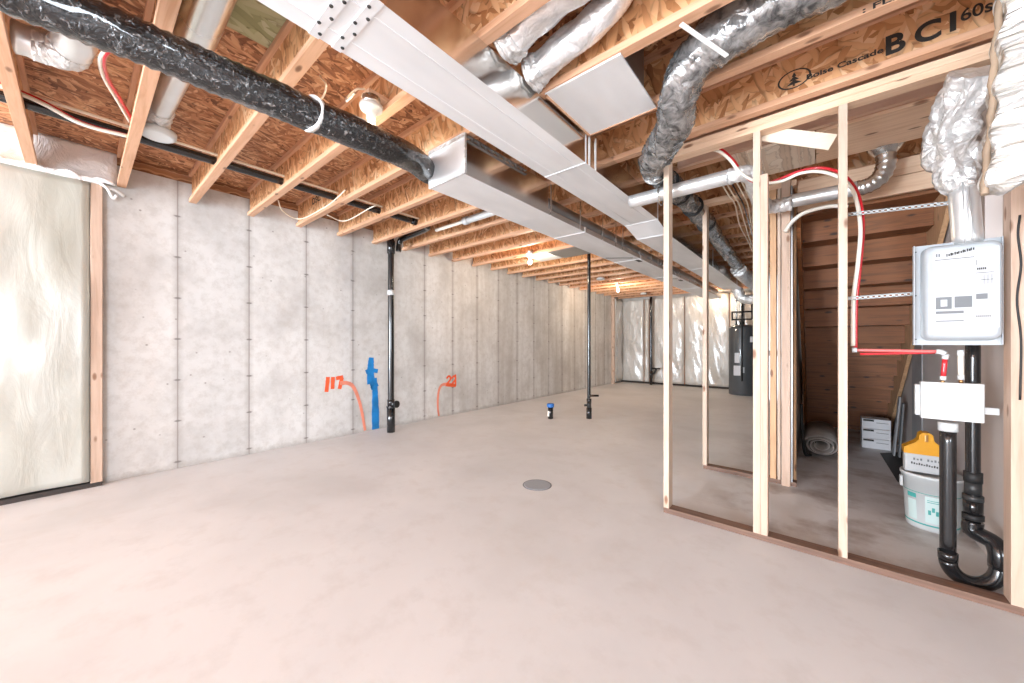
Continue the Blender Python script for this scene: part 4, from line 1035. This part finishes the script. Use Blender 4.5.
# ------------------------------------------------------------- bucket and friends
bc = at_z(934, 520, 0); bc = Vector((bc.x+.0, bc.y+.0, 0))
bc = Vector((.605, 3.74, 0))
bu = thing('bucket', 'white plastic pail with teal printed label standing behind the black trap pipe', 'bucket', bc)
pail = meshobj('pail', lambda bm: lathe(bm, bc, [(.118, 0), (.122, .01), (.138, .31), (.142, .31), (.144, .345), (.150, .347), (.150, .364), (.144, .368), (.135, .358)], 40), 'wpl', bu)
def arcstrip(bm, c, r0, r1, z0, z1, a0, a1, e=.0008, n=18):
    rows = []
    for k in range(n+1):
        a = a0+(a1-a0)*k/n
        rows.append([bm.verts.new((c.x+(r+d)*math.cos(a), c.y+(r+d)*math.sin(a), z)) for r, z, d in ((r0, z0, e), (r1, z1, e), (r1, z1, 0), (r0, z0, 0))])
    for A, B in zip(rows, rows[1:]):
        for q in range(4): bm.faces.new((A[q], B[q], B[(q+1)%4], A[(q+1)%4]))
    bm.faces.new(rows[0]); bm.faces.new(list(reversed(rows[-1])))
rz = lambda z: .122+.016*(z-.01)/.30
af = math.atan2(-bc.y, -bc.x)
def band(z0, z1, a0, a1): return lambda bm: arcstrip(bm, bc, rz(z0), rz(z1), z0, z1, af+a0, af+a1)
for bb in ((.035, .045, -1.5, 1.5), (.245, .249, -1.5, 1.5), (.205, .235, -.95, -.55)): meshobj('teal_band', band(*bb), 'teal', pail)
meshobj('pale_panel', lambda bm: (band(.06, .235, -.22, .5)(bm), band(.06, .19, -.95, -.55)(bm)), 'palegreen', pail)
def blob(bm):
    for k in range(3): arcstrip(bm, bc, rz(.12)+.0008, rz(.15)+.0008, .115+.02*(k%2), .145+.02*(k%2), af-.12+.13*k, af-.02+.13*k, .001, 5)
    for k in range(3): arcstrip(bm, bc, rz(.2)+.0008, rz(.2)+.0008, .195+.012*k, .199+.012*k, af-.15, af+.3, .001, 6)
meshobj('printed_mark', blob, 'teal', pail)
meshobj('handle_lug', lambda bm: box(bm, bc.x-.156, bc.x-.141, bc.y-.06, bc.y-.02, .26, .33, .004), 'wpl', bu)
# yellow-topped carton on the bucket
def sack(bm, z0, z1, w0, w1, d=.05):
    pass
yy = bc.y-.03; zc0 = .371
ct = thing('tile_adhesive_jug', 'white container with yellow shouldered top and loop handle resting on the bucket', 'container', (bc.x-.0, yy, zc0))
xc = at_y(925, 460, yy).x
w = .10
wb_ = meshobj('white_body', lambda bm: box(bm, xc-w, xc+w, yy-.04, yy+.04, zc0, zc0+.13, .012), 'paper', ct)
def yt(bm):
    prof = [(-w-.004, .125), (-w-.004, .165), (-.05, .205), (-.035, .225), (-.03, .262), (-.015, .275), (.015, .275), (.03, .262), (.035, .225), (.05, .205), (w+.004, .165), (w+.004, .125)]
    A = [bm.verts.new((xc+x, yy-.044, zc0+z)) for x, z in prof]; B = [bm.verts.new((xc+x, yy+.044, zc0+z)) for x, z in prof]
    n = len(prof)
    bm.faces.new(A); bm.faces.new(list(reversed(B)))
    for k in range(n): bm.faces.new((A[k], B[k], B[(k+1)%n], A[(k+1)%n]))
meshobj('yellow_top', yt, 'yellow', ct)
meshobj('handle_slot', lambda bm: box(bm, xc-.008, xc+.008, yy-.046, yy-.043, zc0+.215, zc0+.262, .003), 'brass', ct)
def scrib(bm):
    x = xc-w+.03
    for k in range(15): box(bm, x+k*.0115, x+k*.0115+.007, yy-.0415, yy-.040, zc0+.055-.001*k, zc0+.070-.001*k-.003*(k%3))
meshobj('lettering', scrib, 'ink', wb_)
meshobj('grey_lettering', lambda bm: [box(bm, xc-w+.04+k*.016, xc-w+.049+k*.016, yy-.0415, yy-.040, zc0+.083, zc0+.098-.004*(k%2)) for k in range(9) if k not in (3,)], 'inkg', wb_)
pm = [at_z(880, 453, .004), at_z(902, 452, .004), at_z(906, 478, .004), at_z(898, 482, .004)]
def mat_(bm):
    A = [bm.verts.new(p) for p in pm]; B = [bm.verts.new(p-Vector((0,0,.004))) for p in pm]
    bm.faces.new(A); bm.faces.new(list(reversed(B)))
    for k in range(4): bm.faces.new((A[k], B[k], B[(k+1)%4], A[(k+1)%4]))
tag(meshobj('black_mat', mat_, 'blk'), 'black flat mat on the floor left of the bucket', 'mat')
# cartons
fy = 6.05
for k in range(3):
    x0 = at_y(862, 430, fy).x; x1 = at_y(891, 430, fy).x
    zf = lambda py: at_y(876, py, fy).z
    zb_ = .002+k*.118
    cbx = thing('carton', '%s of three white cartons stacked under the stair' % ('bottom', 'middle', 'top')[k], 'box', ((x0+x1)/2, fy+.1, zb_), 'cartons under the stair')
    meshobj('box_body', lambda bm: box(bm, x0, x1, fy, fy+.20, zb_, zb_+.114, .003), 'card', cbx)
    meshobj('dark_print', lambda bm: box(bm, x0+.01, x0+(x1-x0)*.42, fy-.001, fy, zb_+.085, zb_+.108), 'ink', cbx)
    meshobj('grey_print', lambda bm: box(bm, x0+(x1-x0)*.5, x1-.02, fy-.001, fy, zb_+.07, zb_+.076), 'inkg', cbx)
pA_, pB_ = at_y(893.5, 450, 5.75), at_y(899.5, 397, 5.75)
pA_.z = .005
tag(meshobj('grey_plank', lambda bm: obox(bm, pA_+Vector((0,0,.02)), pB_, .10, .012), 'greyp'), 'grey plank leaning against the wall beside the cartons', 'plank')
tag(meshobj('grey_plank', lambda bm: obox(bm, pA_+Vector((.035,-.05,.02)), pB_+Vector((.02,-.05,-.06)), .09, .012), 'inkg'), 'second paler grey plank leaning in front of the first', 'plank')
# rolled carpet
rc = at_z(821, 458, 0); ryy = rc.y
cr = thing('rolled_carpet', 'grey rolled carpet with spiral end lying on the floor under the stair', 'carpet', rc)
def spiral(bm):
    n = 90; Y0, Y1 = ryy, min(ryy+1.0, 6.9); c = Vector((rc.x, 0, .128)); th = .009; prev = None
    for k in range(n+1):
        a = 2*PI*3.1*k/n; r = .042+.030*a/(2*PI)
        sq = .82
        q = []
        for rr in (r, r+th):
            for Y in (Y0+.03*math.sin(a*.5), Y1): q.append(bm.verts.new((c.x+rr*1.1*math.cos(a+2.6), Y, c.z+rr*sq*math.sin(a+2.6)+.0)))
        if prev:
            for i0, i1 in ((0,1),(1,3),(3,2),(2,0)): 
                f = bm.faces.new((prev[i0], prev[i1], q[i1], q[i0])); f.smooth = i0 in (0, 3) or i1 in (1,)
        else: bm.faces.new((q[0], q[1], q[3], q[2]))
        prev = q
    bm.faces.new((prev[0], prev[2], prev[3], prev[1]))
meshobj('carpet_roll', spiral, 'grey_carpet', cr)
gx = at_y(801, 420, 4.9)
tag(meshobj('black_hose', lambda bm: tube(bm, catmull([(gx.x+.0, 5.0, .6), (gx.x+.01, 5.0, .3), (gx.x+.03, 5.05, .06), (gx.x+.08, 5.1, .04)], 6), .014, 10), 'rubber'), 'black hose hanging beside the rolled carpet', 'hose')

# ------------------------------------------------------------- water heater corner
wc = at_z(741, 395, 0); wc = Vector((wc.x, wc.y+.15, 0))
wh = thing('water_heater', 'dark grey tank water heater standing in the far utility corner', 'water heater', wc)
zt_ = at_y(740, 325, wc.y).z
meshobj('tank', lambda bm: lathe(bm, wc, [(.27, .0), (.28, .02), (.28, zt_-.10), (.26, zt_-.04), (.18, zt_), (.05, zt_+.01)], 40), 'heater', wh)
fd = (Vector((0,0,0))-Vector((wc.x, wc.y, 0))).normalized(); sd = Vector((-fd.y, fd.x, 0))
def facebox(bm, u, z0, z1, w, d=.02, off=.27):
    c = wc+fd*off+sd*u
    a = c+Vector((0,0,z0)); e = c+Vector((0,0,z1))
    obox_v(bm, a, e, w, d)
def obox_v(bm, a, e, w, d):
    vs = []
    for p in (a, e):
        for s1, s2 in ((-1,-1),(1,-1),(1,1),(-1,1)): vs.append(bm.verts.new(p+sd*s1*w/2+fd*s2*d))
    f = [(3,2,1,0),(4,5,6,7),(0,1,5,4),(1,2,6,5),(2,3,7,6),(3,0,4,7)]
    for q in f: bm.faces.new([vs[i] for i in q])
for u, z0, z1, w, m_ in ((-.18, .75*zt_, .83*zt_, .10, 'paper'), (.10, .46*zt_, .60*zt_, .10, 'card'), (.10, .28*zt_, .42*zt_, .14, 'card'), (-.02, .32*zt_, .40*zt_, .06, 'paper')):
    o = meshobj('sticker', lambda bm: facebox(bm, -u, z0, z1, w, .012, .27 if abs(u) < .12 else .215), m_, wh)
meshobj('front_pipe', lambda bm: tube(bm, line(wc+fd*.30+Vector((0,0,.35)), wc+fd*.30+Vector((0,0,zt_+.5)), 3), .018, 10), 'rubber', wh)
meshobj('cold_pipe', lambda bm: tube(bm, line(wc-sd*.12+Vector((0,0,zt_-.02)), wc-sd*.12+Vector((0,0,T-.1)), 3), .022, 10), 'galv', wh)
meshobj('flue', lambda bm: tube(bm, line(wc+Vector((0,0,zt_)), wc+Vector((0,0,T-.15)), 3), .06, 18), 'galv', wh)
meshobj('pipe_cross', lambda bm: (tube(bm, line(wc+fd*.3-sd*.22+Vector((0,0,zt_+.30)), wc+fd*.3+sd*.2+Vector((0,0,zt_+.30)), 2), .02, 10), tube(bm, line(wc+fd*.3-sd*.2+Vector((0,0,zt_+.1)), wc+fd*.3-sd*.2+Vector((0,0,zt_+.3)), 2), .018, 10), tube(bm, line(wc+fd*.3+sd*.2+Vector((0,0,zt_+.12)), wc+fd*.3+sd*.2+Vector((0,0,zt_+.55)), 2), .018, 10), tube(bm, line(wc+fd*.3-sd*.2+Vector((0,0,zt_+.12)), wc+fd*.3+sd*.2+Vector((0,0,zt_+.12)), 2), .018, 10)), 'rubber', wh)
fc = thing('furnace_plenum', 'cluster of silver furnace ducts above the water heater', 'duct', (-.9, 9.2, 2.0))
meshobj('plenum', lambda bm: box(bm, -1.0, -.35, 9.0, 9.7, 1.1, T-.05, .01), 'galv_dark', fc)
meshobj('takeoff', lambda bm: tube(bm, catmull([(-1.05, 7.4, H+1.3), (-1.0, 8.2, H+1.25), (-.85, 9.0, H+1.1)], 8), .12, 18, True, flexnoise(.03, .004, 60)), 'foil', fc)
meshobj('side_takeoff', lambda bm: tube(bm, catmull([(-1.0, 9.3, 2.2), (-1.25, 9.3, 2.25), (-1.35, 9.3, 2.5)], 6), .10, 18, True, flexnoise(.02, .004, 40)), 'foil', fc)
fn_ = thing('furnace', 'dark furnace cabinet beyond the stair wall', 'furnace', (-.7, 9.35, 0))
meshobj('cabinet', lambda bm: box(bm, -1.0, -.35, 9.0, 9.7, 0, 1.09, .01), 'greyp', fn_)
meshobj('door_panel', lambda bm: box(bm, -.96, -.39, 8.985, 9.0, .1, 1.0, .004), 'galv_dark', fn_)
# cable bundle along the flex run
for k in range(5):
    dx = k*.035
    q = [(-.66+dx, 3.55, T+.03), (-.62+dx, 3.85, T-.06), (-.60+dx, 4.08, T-.09-.01*k), (-.66+dx+.02*math.sin(k), 4.8, T-.10), (-.70+dx, 5.8, T-.06-.03*(k%2)), (-.72+dx, 7.0, T-.10), (-.75+dx, 8.6, T-.12)]
    tubething('cable', q, .006, 'cablew' if k != 2 else 'abs', '%s cable of the bundle running to the furnace beside the silver flexible duct' % ('leftmost cream', 'second cream', 'black', 'fourth cream', 'rightmost cream')[k], 8, 'cable')

# ------------------------------------------------------------- light
w = bpy.data.worlds.new('sky'); SC.world = w; w.use_nodes = True
bg = w.node_tree.nodes['Background']; bg.inputs[0].default_value = (.80,.88,1,1); bg.inputs[1].default_value = 1.0
def area(name, loc, size, size_y, power, col, rot):
    l = bpy.data.lights.new(name, 'AREA'); l.shape = 'RECTANGLE'; l.size = size; l.size_y = size_y; l.energy = power; l.color = col
    o = bpy.data.objects.new(name, l); COL.objects.link(o); o.location = loc; o.rotation_euler = rot
    return o
area('daylight_patio_door', (-3.2, YB-.02, 1.15), 2.0, 2.1, 900, (.80,.90,1), (PI/2, 0, 0))
area('back_fill_light', (-.4, YB-.02, 1.5), 2.2, 1.45, 140, (.88,.94,1), (PI/2, 0, 0))  # fill light for the added back window
area('side_fill_light', (XR-.02, -2.6, 1.6), 2.2, 1.3, 230, (.80,.90,1), (PI/2, 0, PI/2))  # added side light, brightens the left wall and the floor

# ------------------------------------------------------------- camera
cam = bpy.data.cameras.new('camera'); co = bpy.data.objects.new('camera', cam); COL.objects.link(co)
cam.sensor_width = 36; cam.sensor_fit = 'HORIZONTAL'; cam.lens = 36*F/1024; cam.shift_y = (CY-341.5)/1024
cam.clip_start = .02
co.location = (0, 0, H); co.rotation_euler = (PI/2, 0, YAW)
SC.camera = co
SC.view_settings.view_transform = 'Standard'; SC.view_settings.look = 'None'; SC.view_settings.gamma = 1
SC.view_settings.use_curve_mapping = False; SC.view_settings.exposure = 0.5
SC.cycles.max_bounces = 8; SC.cycles.diffuse_bounces = 5
